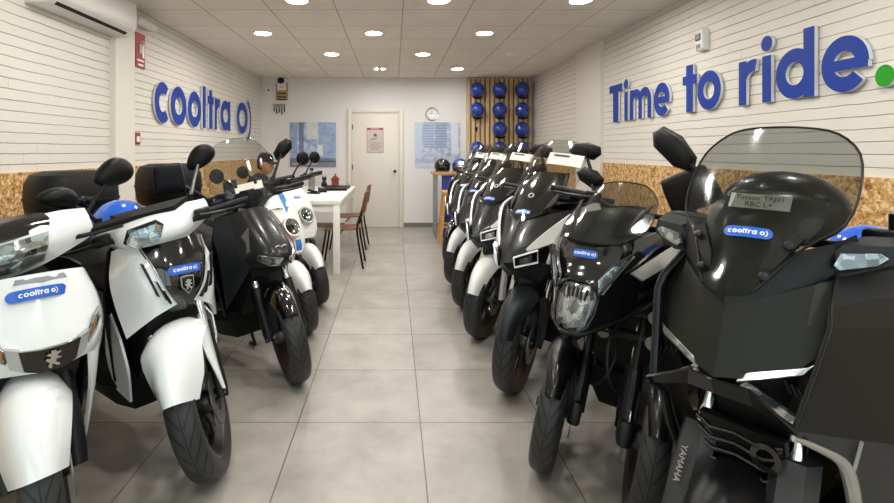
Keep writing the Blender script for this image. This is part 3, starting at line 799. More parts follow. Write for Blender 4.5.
m = MB(); m.loft([[(-.07, y, .11), (.07, y, .11), (0, y, .18)] for y in (-.05, .05)]); m.build('roof', 'clay_red', bd_)
MB().tube([(0, 0, .175), (0, 0, .2)], .012, 8).build('chimney', 'clay_red', bd_)
fg = thing('cat_figurine', 'small dark figurine with pointed ears on the desk left of the red house', 'figurine', (-1.02, 7.45, .8))
m = MB().tube([(0, 0, 0), (0, 0, .05), (0, 0, .1)], [.04, .045, .02], 14, spl=4); m.build('body', 'black_satin', fg)
m = MB().ell((0, 0, .125), (.034, .03, .03), 14, 8)
for s in (-1, 1): m.tube([(s*.02, 0, .14), (s*.028, 0, .18)], [.012, .002], 8)
m.build('head', 'black_satin', fg)
bt = thing('grey_bottle', 'tall slim grey translucent bottle on the desk behind the scooter handlebars', 'bottle', (-1.13, 7.0, .8))
MB().lathe([(0, 0), (.045, 0), (.045, .2), (.02, .25), (.02, .27), (0, .27)], 20, frame((0, 0, 0), (0, 0, 1), (1, 0, 0))).build('body', 'screen_smoke', bt)
MB().lathe([(0, .27), (.026, .27), (.026, .3), (0, .3)], 16, frame((0, 0, 0), (0, 0, 1), (1, 0, 0))).build('cap', 'dark_metal', bt)
m = MB().box((0, 0, .01), (.07, .16, .02)); m.box((0, .02, .035), (.05, .13, .02), Matrix.Rotation(R(10), 3, 'X'))
desk_item(m.build('stapler', 'black_plastic', bevel=.004), 'black stapler lying on the white desk near the hand', 'stapler').location = (-1.0, 6.35, .8)
bpy.data.objects['stapler'].rotation_euler = (0, 0, R(60))
m = MB().box((0, 0, .004), (.21, .3, .008))
desk_item(m.build('paper_stack', 'paper_white'), 'white sheets of paper lying on the desk by the stapler', 'paper').location = (-1.1, 6.7, .8)
ps = thing('card_terminal', 'dark card terminal standing on the desk beside the white papers', 'card terminal', (-.93, 6.62, .8), 20)
MB().loft([[(-.04, -.09, 0), (.04, -.09, 0), (.04, .09, 0), (-.04, .09, 0)], [(-.04, -.09, .03), (.04, -.09, .03), (.04, .09, .06), (-.04, .09, .06)]]).build('housing', 'black_plastic', ps, bevel=.005)
MB().box((0, .045, .056), (.06, .06, .004), Matrix.Rotation(R(9.5), 3, 'X')).build('display', 'grey_print', ps)
# ---- office chair and seated person at the left side of the desk
oc = thing('office_chair', 'dark office chair under the seated person behind the desk', 'chair', (-1.77, 6.3, 0))
MB().box((0, 0, .43), (.46, .46, .07)).build('seat', 'cloth_black', oc, bevel=.02)
MB().box((-.23, 0, .74), (.05, .42, .46), Matrix.Rotation(R(-8), 3, 'Y')).build('backrest', 'cloth_black', oc, bevel=.02)
MB().tube([(-.2, 0, .42), (-.24, 0, .5), (-.235, 0, .6)], .02, 8).build('back_post', 'dark_metal', oc)
MB().tube([(0, 0, .09), (0, 0, .4)], .025, 10).build('post', 'dark_metal', oc)
for k in range(5):
    a = 2*PI*k/5; l = MB().tube([(0, 0, .1), (.26*math.cos(a), .26*math.sin(a), .07)], [.025, .016], 8).build('base_arm', 'dark_metal', oc)
    MB().ell((.26*math.cos(a), .26*math.sin(a), .03), (.03, .03, .03), 12, 8).build('castor', 'black_plastic', l)
def skin_body(name, joints, edges, mat, parent, sub=2):
    me = bpy.data.meshes.new(name); me.from_pydata([j[0] for j in joints], edges, []); me.materials.append(MATS[mat])
    o = bpy.data.objects.new(name, me); COL.objects.link(o); o.parent = parent
    o.modifiers.new('skin', 'SKIN'); s = o.modifiers.new('sub', 'SUBSURF'); s.levels = s.render_levels = sub
    for k, (p, r) in enumerate(joints):
        d = me.skin_vertices[0].data[k]; d.radius = r if isinstance(r, tuple) else (r, r); d.use_root = (k == 0)
    dg = bpy.context.evaluated_depsgraph_get(); m2 = bpy.data.meshes.new_from_object(o.evaluated_get(dg))
    o.modifiers.clear(); o.data = m2
    for p in m2.polygons: p.use_smooth = True
    return o
# local frame: facing +X, left hand +Y
pr = thing('person', 'person in a black cap and dark jacket seated at the desk, facing right', 'person', (-1.73, 6.3, -.02))
J = [((0, 0, .53), (.13, .15)), ((.02, 0, .72), (.11, .14)), ((.05, 0, .9), (.12, .16)), ((.08, 0, 1.01), (.08, .1)), ((.10, 0, 1.07), .055),
     ((.07, .19, .97), .065), ((.16, .25, .79), .048), ((.4, .2, .85), .038), ((.07, -.19, .97), .065), ((.18, -.25, .79), .048), ((.42, -.17, .85), .038),
     ((.1, .1, .5), .085), ((.43, .12, .52), .065), ((.45, .12, .27), .05), ((.47, .12, .07), .04), ((.57, .13, .04), .035),
     ((.1, -.1, .5), .085), ((.43, -.12, .52), .065), ((.45, -.12, .27), .05), ((.47, -.12, .07), .04), ((.57, -.13, .04), .035)]
E_ = [(0, 1), (1, 2), (2, 3), (3, 4), (3, 5), (5, 6), (6, 7), (3, 8), (8, 9), (9, 10), (0, 11), (11, 12), (12, 13), (13, 14), (14, 15), (0, 16), (16, 17), (17, 18), (18, 19), (19, 20)]
skin_body('clothed_body', J, E_, 'cloth_black', pr)
hd = MB(); rings = []
prof = [(-.118, .018, .03, .04), (-.105, .03, .05, .042), (-.085, .035, .072, .05), (-.055, .028, .083, .06), (-.02, .018, .092, .068), (.02, .008, .097, .073), (.06, 0, .094, .072), (.09, -.006, .078, .06), (.112, -.01, .045, .035), (.12, -.01, .01, .01)]
for z, cx, rx, ry in prof: rings.append([V(cx+rx*math.cos(2*PI*j/24), ry*math.sin(2*PI*j/24), z) for j in range(24)])
hd.loft(rings); hd.tube([(.108, 0, .02), (.122, 0, -.005), (.13, 0, -.025), (.1, 0, -.035)], [.008, .012, .015, .006], 8)
for s in (-1, 1): hd.ell((.0, s*.074, -.01), (.02, .01, .032), 10, 8)
hd.tube([(.0, 0, -.09), (-.02, 0, -.17)], [.05, .055], 14)
HM = Matrix.Translation((.14, 0, 1.19)) @ Matrix.Rotation(R(-25), 4, 'Z') @ Matrix.Rotation(R(10), 4, 'Y')
head = hd.build('head', 'skin', pr, sharp=60, mx=HM)
m = MB()
for s in (-1, 1): m.ell((.096, s*.032, .015), (.008, .013, .008), 10, 6)
m.build('eyes', 'eye_white', head, mx=HM)
m = MB()
for s in (-1, 1): m.ell((.102, s*.032, .015), (.005, .006, .006), 8, 6); m.tube([(.099, s*.015, .033), (.1, s*.035, .038), (.09, s*.055, .033)], .005, 6)
m.build('eyebrows', 'hair_dark', head, mx=HM)
MB().tube([(.1, -.025, -.06), (.108, 0, -.058), (.1, .025, -.06)], [.003, .007, .003], 8).build('mouth', 'lip', head, mx=HM)
m = MB(); m.loft([[V(-.006+rx*1.04*math.cos(2*PI*j/24)*(1 if math.cos(2*PI*j/24) < 0 else .6)-.012, ry*1.06*math.sin(2*PI*j/24), z) for j in range(24)] for z, cx, rx, ry in ((-.07, 0, .075, .058), (-.02, 0, .09, .07), (.04, 0, .098, .075), (.08, 0, .09, .07))])
m.build('hair', 'hair_dark', head, mx=HM)
m = MB(); m.loft([[V(-.006+rx*math.cos(2*PI*j/28), ry*math.sin(2*PI*j/28), z) for j in range(28)] for z, rx, ry in ((.04, .108, .084), (.075, .106, .083), (.11, .09, .072), (.135, .06, .05), (.145, .012, .01))])
m.shell(surf([[(.075, -.07, .045), (.1, 0, .055), (.075, .07, .045)], [(.13, -.062, .045), (.155, 0, .052), (.13, .062, .045)], [(.165, -.035, .03), (.185, 0, .036), (.165, .035, .03)]], 4, 4), .005, (0, 0, -1))
m.build('cap', 'cloth_black', head, mx=HM)
def hand(name, wrist, fwd_, up, side, mat, parent, s=1.0):
    f = Vector(fwd_).normalized(); u = Vector(up).normalized(); r = f.cross(u)*side; wv = Vector(wrist)
    P = lambda a, b, c: tuple(wv+f*a*s+r*b*s+u*c*s)
    j = [(P(0, 0, 0), (.026, .02)), (P(.045, 0, 0), (.034, .014)), (P(.085, .0, 0), (.036, .012))]
    e = [(0, 1), (1, 2)]
    for b, l in ((.03, .07), (.01, .08), (-.01, .075), (-.03, .06)):
        k = len(j); j += [(P(.092, b, 0), .0095), (P(.092+l*.5, b*1.15, -.004), .009), (P(.092+l*.85, b*1.2, -.022), .008)]
        e += [(2, k), (k, k+1), (k+1, k+2)]
    k = len(j); j += [(P(.04, .045, -.005), .011), (P(.075, .062, -.012), .0095)]; e += [(1, k), (k, k+1)]
    return skin_body(name, j, e, mat, parent, 2)
hand('hand', (.41, .2, .85), (1, -.1, -.12), (0, 0, 1), 1, 'skin', pr)
hand('hand', (.43, -.17, .85), (1, .1, -.12), (0, 0, 1), -1, 'skin', pr)

# ------------------------------------------------------------------ shared scooter building blocks
# local frame of every scooter: origin under the front wheel, -Y forward, +X the rider's left, Z up
I4 = Matrix()
def wheel(root, name, c, Rr, w, mx=I4, spokes=5, disc=1, rim='rim_black', disc_mat='steel_disc'):
    rr = Rr-w*.62
    B = Matrix.Translation(c)
    half = [(rr-.004, .36), (rr+.25*(Rr-rr), .47), (rr+.55*(Rr-rr), .5), (rr+.8*(Rr-rr), .43), (rr+.93*(Rr-rr), .3), (rr+.985*(Rr-rr), .15)]
    prof = [(r, -h*w) for r, h in half]+[(Rr, 0)]+[(r, h*w) for r, h in half[::-1]]
    o = MB().lathe(prof, 56, B, uv=True).build(name, 'tyre_rubber', root, 50, mx)
    m = MB().lathe([(rr+.006, -.38*w), (rr-.012, -.36*w), (rr-.03, -.1*w), (rr-.03, .1*w), (rr-.012, .36*w), (rr+.006, .38*w), (rr-.004, .4*w), (rr-.045, .12*w), (rr-.045, -.12*w), (rr-.004, -.4*w)], 48, B, closed=True)
    m.lathe([(.0, -.07), (.03, -.07), (.045, -.04), (.045, .04), (.03, .07), (0, .07)], 20, B)
    for k in range(spokes):
        a = 2*PI*k/spokes
        for da in (-.13, .13):
            p0 = V(0, .035*math.cos(a), .035*math.sin(a)); p1 = V(.004, (rr-.03)*math.cos(a+da), (rr-.03)*math.sin(a+da))
            m.tube([V(*c)+p0, V(*c)+p0.lerp(p1, .5)+V(.012, 0, 0), V(*c)+p1], [.016, .012, .012], 6)
    m.build('rim', rim, o, 40, mx)
    if disc:
        d = MB().lathe([(.055, .075*disc), (.105, .075*disc), (.105, .08*disc), (.055, .08*disc)], 40, B, closed=True)
        for k in range(5):
            a = 2*PI*k/5; d.box(V(*c)+V(.0775*disc, .047*math.cos(a), .047*math.sin(a)), (.005, .03, .014), Matrix.Rotation(a, 3, 'X'))
        d.build('brake_disc', disc_mat, o, 40, mx)
    return o
def fork(root, c, top, half, r0, r1, mx, mat_low='dark_metal', mat_up='chrome', zt=None, low=.5, caliper=1):
    for s in (-1, 1):
        a = V(c[0]+s*half, c[1], c[2]-.02); b = V(c[0]+s*half, top[0], top[1]); k = a.lerp(b, low)
        o = MB().tube([a, a.lerp(k, .15), k], [r0*.95, r0*1.15, r0], 12).build('fork_leg', mat_low, root, 40, mx)
        MB().tube([k, b], r1, 12).build('fork_tube', mat_up, o, 40, mx)
        MB().tube([a+V(s*.02, 0, .02), a-V(s*.03, 0, -.02)], .014, 8).build('axle_nut', 'grey_metal', o, 40, mx)
    if caliper:
        MB().box((c[0]+caliper*half*.9, c[1]+.085, c[2]+.06), (.05, .06, .1), Matrix.Rotation(R(-25), 3, 'X')).build('brake_caliper', 'dark_metal', root, mx=mx, bevel=.008)
def fender(root, c, Rr, wd, a0, a1, mat, mx, drop=.05, n=14, taper=.75, name='front_fender', t=.004, cut=None):
    # arc over the wheel; angles from straight up, negative = forward
    rows = []
    for i in range(n+1):
        f = i/n; a = R(a0+(a1-a0)*f)
        k = taper+(1-taper)*math.sin(PI*min(1, f*1.6)/2) if f < .62 else 1-(1-taper)*((f-.62)/.38)**2
        row = []
        for j in range(9):
            g = -1+2*j/8; dd = drop if cut is None else drop+(cut-drop)*min(1, max(0, (math.degrees(a)+32)/16)); rad = Rr-dd*abs(g)**2.6
            row.append((c[0]+g*wd/2*k, c[1]+rad*math.sin(a), c[2]+rad*math.cos(a)))
        rows.append(row)
    return MB().shell(rows, t, c).build(name, mat, root, 50, mx)
def mirror_part(root, base, ctr, w, h, mx=I4, shape='round', tilt=0, r=.008, mat='mirror_black', thick=.035, yaw=0, stem_mat='black_satin'):
    # outline in the x-z plane, convex back towards -Y, glass towards +Y
    if shape == 'round': out = [(math.cos(2*PI*k/24)*w/2, math.sin(2*PI*k/24)*h/2) for k in range(24)]
    elif shape == 'egg': out = [(math.cos(2*PI*k/28)*w/2*(1-.12*math.sin(2*PI*k/28)), math.sin(2*PI*k/28)*h/2*(1+.22*math.cos(2*PI*k/28))) for k in range(28)]
    elif shape == 'leaf': out = [(-.5*w, -.28*h), (-.2*w, -.5*h), (.32*w, -.38*h), (.5*w, .02*h), (.42*w, .4*h), (.05*w, .5*h), (-.38*w, .22*h)]
    else: out = [(-.5*w, -.42*h), (-.42*w, -.5*h), (.36*w, -.5*h), (.5*w, -.34*h), (.46*w, .36*h), (.34*w, .5*h), (-.3*w, .5*h), (-.46*w, .38*h)]
    M_ = Matrix.Translation(ctr) @ Matrix.Rotation(R(yaw), 4, 'Z') @ Matrix.Rotation(R(tilt), 4, 'Y')
    if shape == 'box':
        out = [(p.x, p.y) for p in spline([V(a, b, 0) for a, b in out], 3, True)]
    rings = [[V(a*k, y*thick, b*k) for a, b in out] for k, y in (((1, .35), (1.0, -.3), (.93, -.75), (.78, -.96), (.3, -1.0)) if shape == 'box' else ((1, .35), (1.0, .0), (.965, -.3), (.86, -.6), (.6, -.87), (.22, -1.0)))]
    o = MB().loft(rings).xf(M_).build('mirror', mat, root, 40, mx)
    MB().loft([[V(a*.93, thick*.36, b*.93) for a, b in out], [V(a*.93, thick*.2, b*.93) for a, b in out]]).xf(M_).build('mirror_glass', 'mirror_glass', o, 40, mx)
    b0, c0 = V(*base), V(*ctr)
    MB().tube([b0, b0.lerp(c0, .35)+V(0, -.005, .012), b0.lerp(c0, .97)], [r*1.3, r, r*.9], 8, spl=4).build('mirror_arm', stem_mat, o, 40, mx)
    MB().tube([b0-V(0, 0, .02), b0+V(0, 0, .022)], r*1.9, 10).build('mirror_boot', 'black_plastic', o, 40, mx)
    return o
def handlebar(root, yz, hw, mx, rise=0, cover=None, lever=True, bar_in=.1):
    y, z = yz
    pts = [(-hw, y+.06, z), (-hw*.55, y+.015, z+rise*.2), (-bar_in, y, z-.03), (bar_in, y, z-.03), (hw*.55, y+.015, z+rise*.2), (hw, y+.06, z)]
    h = MB().tube(pts, .012, 10, spl=4).build('handlebar', 'dark_metal', root, 40, mx)
    for s in (-1, 1):
        m = MB().tube([(s*hw*.6, y+.02, z), (s*(hw-.01), y+.058, z), (s*hw, y+.06, z)], [.0165, .0175, .015], 12)
        m.tube([(s*hw, y+.06, z), (s*(hw+.022), y+.063, z)], [.016, .014], 12)
        m.build('grip', 'black_plastic', h, 40, mx)
        MB().box((s*hw*.52, y+.012, z), (.07, .045, .05)).build('switch_pod', 'black_satin', h, mx=mx, bevel=.01)
        if lever: MB().tube([(s*hw*.5, y-.025, z), (s*hw*.72, y-.035, z-.005), (s*(hw-.005), y-.005, z-.01)], [.009, .008, .006], 8, spl=3).build('brake_lever', 'black_satin', h, 40, mx)
    return h
def sticker(root, o, ux, uy, L_=.11, H_=.03, c=(0, .6, .7), curve=0, mx=I4, logo=True):
    # blue rounded label with white lettering
    F_ = frame(o, ux, uy); n = 12; pts = []
    rr = H_/2
    for k in range(n+1): a = -PI/2+PI*k/n; pts.append((L_/2-rr+rr*math.cos(a), rr*math.sin(a)))
    for k in range(n+1): a = PI/2+PI*k/n; pts.append((-L_/2+rr+rr*math.cos(a), rr*math.sin(a)))
    nz = F_.to_3x3() @ V(0, 0, 1)
    sg = 1 if nz.dot(V(*o)-V(*c)) > 0 else -1
    bend = lambda a: -curve*(a/(L_/2))**2*sg
    mp = lambda a, b, d: F_ @ V(a, b, bend(a)+sg*(.0035-d))
    top = [-L_/2*math.cos(PI*i/28) for i in range(29)]
    def half(x):
        e = max(0, abs(x)-(L_/2-rr)); return math.sqrt(max(0, rr*rr-e*e))
    rows = [[mp(x, -half(x) if abs(x) < L_/2 else -1e-4, .0015) for x in top], [mp(x, half(x) if abs(x) < L_/2 else 1e-4, .0015) for x in top]]
    m = MB().shell(rows, .002, c)
    s = m.build('sticker', 'blue_sticker', root, 40, mx, label='blue rounded sticker with white lettering')
    sx = 1
    wd = word('cooltra o)', H_*.36, lambda a, b, d: mp(a*sx, b, d), .14, 1.3, .26, .0012)
    k = L_*.86/max(1e-6, (max((F_.inverted() @ p).x for p in wd.v)-min((F_.inverted() @ p).x for p in wd.v)))
    wd = word('cooltra o)', H_*.36*min(1, k), lambda a, b, d: mp(a, b, d), .14, 1.3, .26, .0012)
    wd.build('sticker_lettering', 'white_print', s, 40, mx)
    return s
def rear_half(root, wb, Rr=.26, w=.13, seat=.79, body='black_fairing', y0=.55, hw=.17, seat_mat='seat_vinyl', tail=.42, floor=.34, top_seat=True, tunnel=True, hub_z=None, side2=None):
    wheel(root, 'rear_wheel', (0, wb, Rr), Rr, w, disc=-1)
    # tail body under the seat
    def ring(y, zlo, zhi, h, top=.8):
        return [V(-h*.55, y, zlo), V(-h, y, zlo+(zhi-zlo)*.3), V(-h*1.0, y, zlo+(zhi-zlo)*.65), V(-h*top, y, zhi), V(0, y, zhi+.012), V(h*top, y, zhi), V(h*1.0, y, zlo+(zhi-zlo)*.65), V(h, y, zlo+(zhi-zlo)*.3), V(h*.55, y, zlo), V(0, y, zlo-.01)]
    s = seat
    R_ = [ring(y0, floor-.02, floor+.1, hw*.75), ring(y0+.12, floor+.0, s-.16, hw*.8), ring(y0+.22, floor+.04, s-.08, hw*.95), ring(wb-.15, .50, s-.06, hw*1.05), ring(wb+.15, .58, s-.02, hw), ring(wb+tail-.05, s-.14, s+.02, hw*.62), ring(wb+tail, s-.08, s+.0, hw*.4)]
    MB().loft(R_).build('rear_body', body, root, 30)
    # seat
    def sring(y, z, h, t):
        return [V(-h, y, z), V(-h*1.02, y, z+t*.5), V(-h*.8, y, z+t*.92), V(0, y, z+t), V(h*.8, y, z+t*.92), V(h*1.02, y, z+t*.5), V(h, y, z), V(0, y, z-.01)]
    MB().loft([sring(y0+.14, s-.12, hw*.5, .03), sring(y0+.2, s-.09, hw*.8, .07), sring(y0+.45, s-.07, hw*1.05, .08), sring(y0+.62, s-.05, hw*1.05, .09), sring(y0+.7, s-.02, hw*1.05, .11), sring(wb+tail-.2, s, hw*.85, .1), sring(wb+tail-.08, s+.01, hw*.5, .05)]).build('seat', seat_mat, root, 40)
    # floorboard and belly
    MB().loft([[V(x*k, y, z) for x, z in ((-.2, floor), (-.22, floor-.05), (-.15, floor-.16), (.15, floor-.16), (.22, floor-.05), (.2, floor))] for y, k in ((.34, .8), (.45, 1), (y0+.1, 1), (y0+.25, .85))]).build('floorboard', 'black_plastic', root, 40)
    if tunnel: MB().loft([[V(-.09*k, y, floor-.02), V(-.075*k, y, z), V(0, y, z+.03), V(.075*k, y, z), V(.09*k, y, floor-.02)] for y, z, k in ((.36, .62, 1.1), (.5, .5, 1), (y0+.1, .5, 1), (y0+.25, .6, 1.1))]).build('centre_tunnel', 'black_plastic', root, 40)
    m = MB().tube([(-.16, wb-.35, .3), (-.17, wb-.2, .27), (-.17, wb+.28, .36)], [.03, .055, .06], 14); m.build('exhaust', 'dark_metal', root)
    MB().tube([(.13, wb-.3, .3), (.13, wb, Rr)], [.05, .045], 10).build('swingarm', 'dark_metal', root)
    for sd in (-1, 1): MB().tube([(sd*.11, wb+.05, Rr+.02), (sd*.12, wb+.1, seat-.18)], .022, 10).build('rear_shock', 'dark_metal', root)
    MB().tube([(.14, .62, .24), (.2, .6, .02), (.22, .68, .012)], [.011, .01, .012], 8).build('side_stand', 'dark_metal', root)
    MB().slab([(-.09, wb+tail+.005, s-.09), (.09, wb+tail+.005, s-.09), (.09, wb+tail, s-.03), (-.09, wb+tail, s-.03)], .02, (0, .5, .6)).build('tail_light', 'red_reflector', root)
    MB().box((0, wb+tail+.03, .52), (.2, .01, .17), Matrix.Rotation(R(-15), 3, 'X')).build('number_plate', 'white_print', root)
    MB().tube([(0, wb+tail-.06, s-.1), (0, wb+tail+.03, .5)], .012, 6).build('plate_bracket', 'black_plastic', root)
    for sd in (-1, 1): MB().tube([(sd*.12, wb+.02, s+.02), (sd*.13, wb+tail-.05, s+.07), (0, wb+tail+.03, s+.08)], .012, 8, spl=3).build('grab_rail', 'black_satin', root)
def top_case(root, c, w=.42, d=.36, h=.3):
    x, y, z = c
    def ring(zz, k): 
        return [V(x+math.copysign(abs(math.cos(t))**.6, math.cos(t))*w/2*k, y+math.copysign(abs(math.sin(t))**.6, math.sin(t))*d/2*k, zz) for t in [2*PI*i/28 for i in range(28)]]
    o = MB().loft([ring(z, .82), ring(z+h*.1, .94), ring(z+h*.44, 1.0)]).build('top_case', 'black_plastic', root, 40)
    MB().loft([ring(z+h*.44, 1.02), ring(z+h*.48, 1.02)]).build('case_seam', 'inner_black', o, 40)
    MB().loft([ring(z+h*.48, 1.0), ring(z+h*.75, .98), ring(z+h*.93, .86), ring(z+h, .6)]).build('case_lid', 'black_plastic', o, 40)
    MB().box((x, y-d/2-.002, z+h*.45), (.1, .012, .05)).build('latch', 'black_gloss', o, bevel=.004)
    MB().box((x, y, z-.02), (.18, .26, .04)).build('mounting_plate', 'black_satin', root)
    return o
def half_panel(root, name, rows, mat, t=.006, c=(0, .55, .6), ku=1, kv=1, sharp=30, mx=I4, mirror=True, label=None):
    rows = [[V(*p) for p in r] for r in rows]
    if ku > 1 or kv > 1: rows = surf(rows, ku, kv)
    if mirror is True:
        for s in (1, -1):
            o = MB().shell([[V(p.x*s, p.y, p.z) for p in r] for r in rows], t, c).build(name, mat, root, sharp, mx, label=label)
        return o
    return MB().shell(rows, t, c).build(name, mat, root, sharp, mx, label=label)
def centre_panel(root, name, half_rows, mat, t=.006, c=(0, .55, .6), ku=4, kv=4, sharp=40, mx=I4, label=None):
    rows = [sym(r) for r in half_rows]
    return MB().shell(surf(rows, ku, kv), t, c).build(name, mat, root, sharp, mx, label=label)
def pair_slab(root, name, pts, mat, t=.006, c=(0, .55, .6), mx=I4, bow=0, sharp=30, sides=(1, -1), off=0):
    out = []
    for s in sides:
        out.append(MB().slab([V(p[0]*s, p[1]-off, p[2]) for p in pts], t, c, 0, bow).build(name, mat, root, sharp, mx))
    return out
def edge_tube(root, name, pts, r, mat, mx=I4, closed=False, spl=3):
    p = spline(pts, spl, closed)
    if closed: p = p+[p[0]]
    return MB().tube(p, r, 6).build(name, mat, root, 40, mx)

# ------------------------------------------------------------------ big graphite touring scooter (front right)
def maxi():
    o = thing('touring_scooter', 'big dark graphite scooter with tall clear windscreen, nearest on the right', 'scooter', (.76, 1.24, 0), -57)
    S = steer_mx(0)
    wc = (0, .14, .257)
    wheel(o, 'front_wheel', wc, .257, .12, S); fork(o, (0, .07, .27), (.295, .76), .108, .03, .021, S, low=.45)
    c = (0, .6, .75)
    # nose mask, two facets either side of the centre ridge
    half_panel(o, 'nose_mask', [[(0, .03, .777), (0, .064, .86), (0, .092, .945)], [(.06, .058, .787), (.066, .09, .88), (.07, .125, .975)], [(.15, .11, .832), (.15, .15, .92), (.15, .205, 1.012)], [(.198, .16, .885), (.195, .185, .95), (.178, .255, 1.03)]], 'graphite_satin', .01, c, sharp=12)
    # black centre cover between nose mask and screen
    half_panel(o, 'screen_base', [[(0, .088, .945), (0, .1, .99), (0, .14, 1.04)], [(.07, .128, .975), (.09, .15, 1.03), (.1, .18, 1.08)], [(.15, .21, 1.012), (.17, .23, 1.06), (.175, .25, 1.11)], [(.19, .26, 1.03), (.22, .28, 1.07), (.2, .3, 1.13)]], 'black_satin', .012, c, sharp=40)
    # side fairing: front facet and outer facet with a crease
    P = [(.18, .255, 1.045), (.197, .155, .975), (.203, .135, .935), (.186, .095, .83), (.165, .045, .714)]
    Q = [(.215, .33, 1.05), (.235, .3, .985), (.245, .28, .92), (.245, .26, .82), (.22, .17, .685)]
    T = [(.30, .60, 1.02), (.345, .62, .97), (.36, .60, .9), (.35, .58, .78), (.32, .5, .6)]
    half_panel(o, 'side_fairing', [P, Q, T], 'graphite_dark', .012, c, sharp=12)
    half_panel(o, 'lower_fairing', [[P[4], Q[4], T[4]], [(.203, .185, .62), (.24, .26, .58), (.31, .5, .48)], [(.205, .27, .44), (.235, .36, .4), (.28, .55, .34)]], 'graphite_light', .01, c, sharp=20)  # lighter grey paints in the reflection on this lower facet
    for s in (-1, 1):
        MB().tube([(s*.166, .03, .704), (s*.183, .105, .668), (s*.203, .175, .628), (s*.212, .205, .586), (s*.214, .235, .509), (s*.208, .28, .42)], [.005, .008, .012, .015, .015, .013], 8, spl=3).build('fairing_lip', 'silver_paint' if s > 0 else 'black_satin', o)  # silver on one side only: the lip's bright reflection put into its colour
        MB().tube([(s*.222, .2, .605), (s*.238, .19, .68)], .004, 6).build('trim_line', 'silver_paint', o)
    half_panel(o, 'leg_shield', [[(0, .52, 1.02), (.15, .54, 1.04), (.3, .6, 1.02)], [(0, .56, .8), (.18, .56, .8), (.34, .58, .8)], [(0, .54, .45), (.18, .54, .42), (.28, .56, .33)]], 'black_plastic', .01, (0, 1, .7), sharp=40)
    edge_tube(o, 'fairing_edge', [(-p[0], p[1]-.004, p[2]) for p in P], .004, 'graphite_satin', spl=1); edge_tube(o, 'fairing_edge', [(p[0], p[1]-.004, p[2]) for p in P], .004, 'graphite_satin', spl=1)
    # dark lamp recess, position-light blades, beak
    half_panel(o, 'lamp_recess', [[(0, .045, .772), (.0, .06, .74)], [(.06, .075, .785), (.07, .085, .745)], [(.15, .13, .83), (.12, .13, .715)], [(.19, .15, .885), (.168, .11, .705)]], 'black_satin', .01, c, sharp=30)
    for s in (1, -1):
        h = MB().slab([(s*x, y, z) for x, y, z in ((.045, .05, .778), (.16, .098, .824), (.176, .118, .848), (.164, .112, .838), (.05, .058, .796))], .012, c).build('headlight', 'lamp_reflector', o)
        MB().slab([(s*x, y-.006, z) for x, y, z in ((.045, .05, .778), (.16, .098, .824), (.176, .118, .848), (.164, .112, .838), (.05, .058, .796))], .003, c).build('lamp_lens', 'lens_clear', h)
        h = MB().slab([(s*x, y, z) for x, y, z in ((.05, .05, .766), (.066, .052, .777), (.15, .1, .718), (.14, .1, .702))], .012, c).build('headlight', 'lamp_reflector', o)
        m = MB()
        for k in range(4): m.box((s*(.13+.013*k), .105-.002*k, .782-.002*k), (.006, .006, .03-.004*k), Matrix.Rotation(R(-25*s), 3, 'Y'))
        m.build('lamp_fins', 'dark_metal', h)
    half_panel(o, 'beak', [[(0, .02, .772), (0, .035, .735)], [(.07, .05, .765), (.075, .06, .725)], [(.172, .03, .712), (.172, .06, .69)]], 'black_fairing', .008, c)
    # inner black mass, grille, radiator
    MB().loft([[V(x, y, z) for x, y in ((-h, a), (h, a), (h, b), (-h, b))] for z, h, a, b in ((.3, .12, .3, .5), (.55, .08, .25, .5), (.69, .085, .22, .5), (.72, .17, .17, .5), (.8, .2, .17, .5), (.9, .2, .21, .5), (1.0, .16, .28, .5))]).build('inner_cowl', 'inner_black', o)
    g = MB().slab([(-.1, .17, .615), (.1, .17, .615), (.1, .2, .47), (-.1, .2, .47)], .02, c).build('radiator_grille', 'inner_black', o)
    for k in range(5):
        z = .605-.03*k
        MB().tube([(-.1, .16+.006*k, z), (-.06, .145+.006*k, z-.012), (0, .14+.006*k, z), (.06, .145+.006*k, z-.012), (.1, .16+.006*k, z)], .006, 6).build('grille_bar', 'black_gloss', g)
    MB().lathe([(.02, -.01), (.034, -.01), (.034, .01), (.02, .01)], 24, frame((.07, .15, .575), (0, -1, 0), (0, 0, 1)), closed=True).build('horn', 'black_gloss', o)
    # fender with fork guards
    fender(o, wc, .275, .14, -62, 40, 'black_satin', S, .05, taper=.7)
    for s in (-1, 1):
        gd = MB().loft([[V(s*x, y, z) for x, y in ((a-.05, f+.012), (a-.022, f-.014), (a+.03, f-.008), (a+.05, f+.03), (a+.02, f+.07), (a-.05, f+.06))] for a, f, z in ((.11, .19, .575), (.113, .16, .52), (.116, .105, .42), (.114, .05, .32), (.11, .03, .26))]).build('fork_guard', 'graphite_light', o, 25, S)
        if s < 0:
            font_mesh('YAMAHA', .024, frame((-.122, .112, .475), (-.03, -.44, -.9), (1, -.1, 0)), 'fork_lettering', 'silver_paint', gd, .001)
    # windscreen with dark rim
    W = [[(0, .088, .972), (.035, .092, .978), (.06, .1, .988)], [(0, .14, 1.055), (.065, .155, 1.06), (.128, .2, 1.095)], [(0, .2, 1.14), (.09, .22, 1.145), (.188, .27, 1.155)], [(0, .27, 1.24), (.1, .288, 1.24), (.2, .33, 1.24)], [(0, .335, 1.335), (.095, .347, 1.333), (.185, .385, 1.325)], [(0, .378, 1.4), (.075, .386, 1.396), (.135, .408, 1.378)]]
    ws = centre_panel(o, 'windscreen', W, 'screen_smoke', .004, c)
    E = [r[-1] for r in W]
    edge_tube(ws, 'screen_rim', [(-x, y, z) for x, y, z in E[::-1]][0:0]+[(x, y, z) for x, y, z in E]+[W[-1][1], W[-1][0]]+[(-W[-1][1][0],)+W[-1][1][1:]]+[(-x, y, z) for x, y, z in E[::-1]], .0032, 'black_satin')
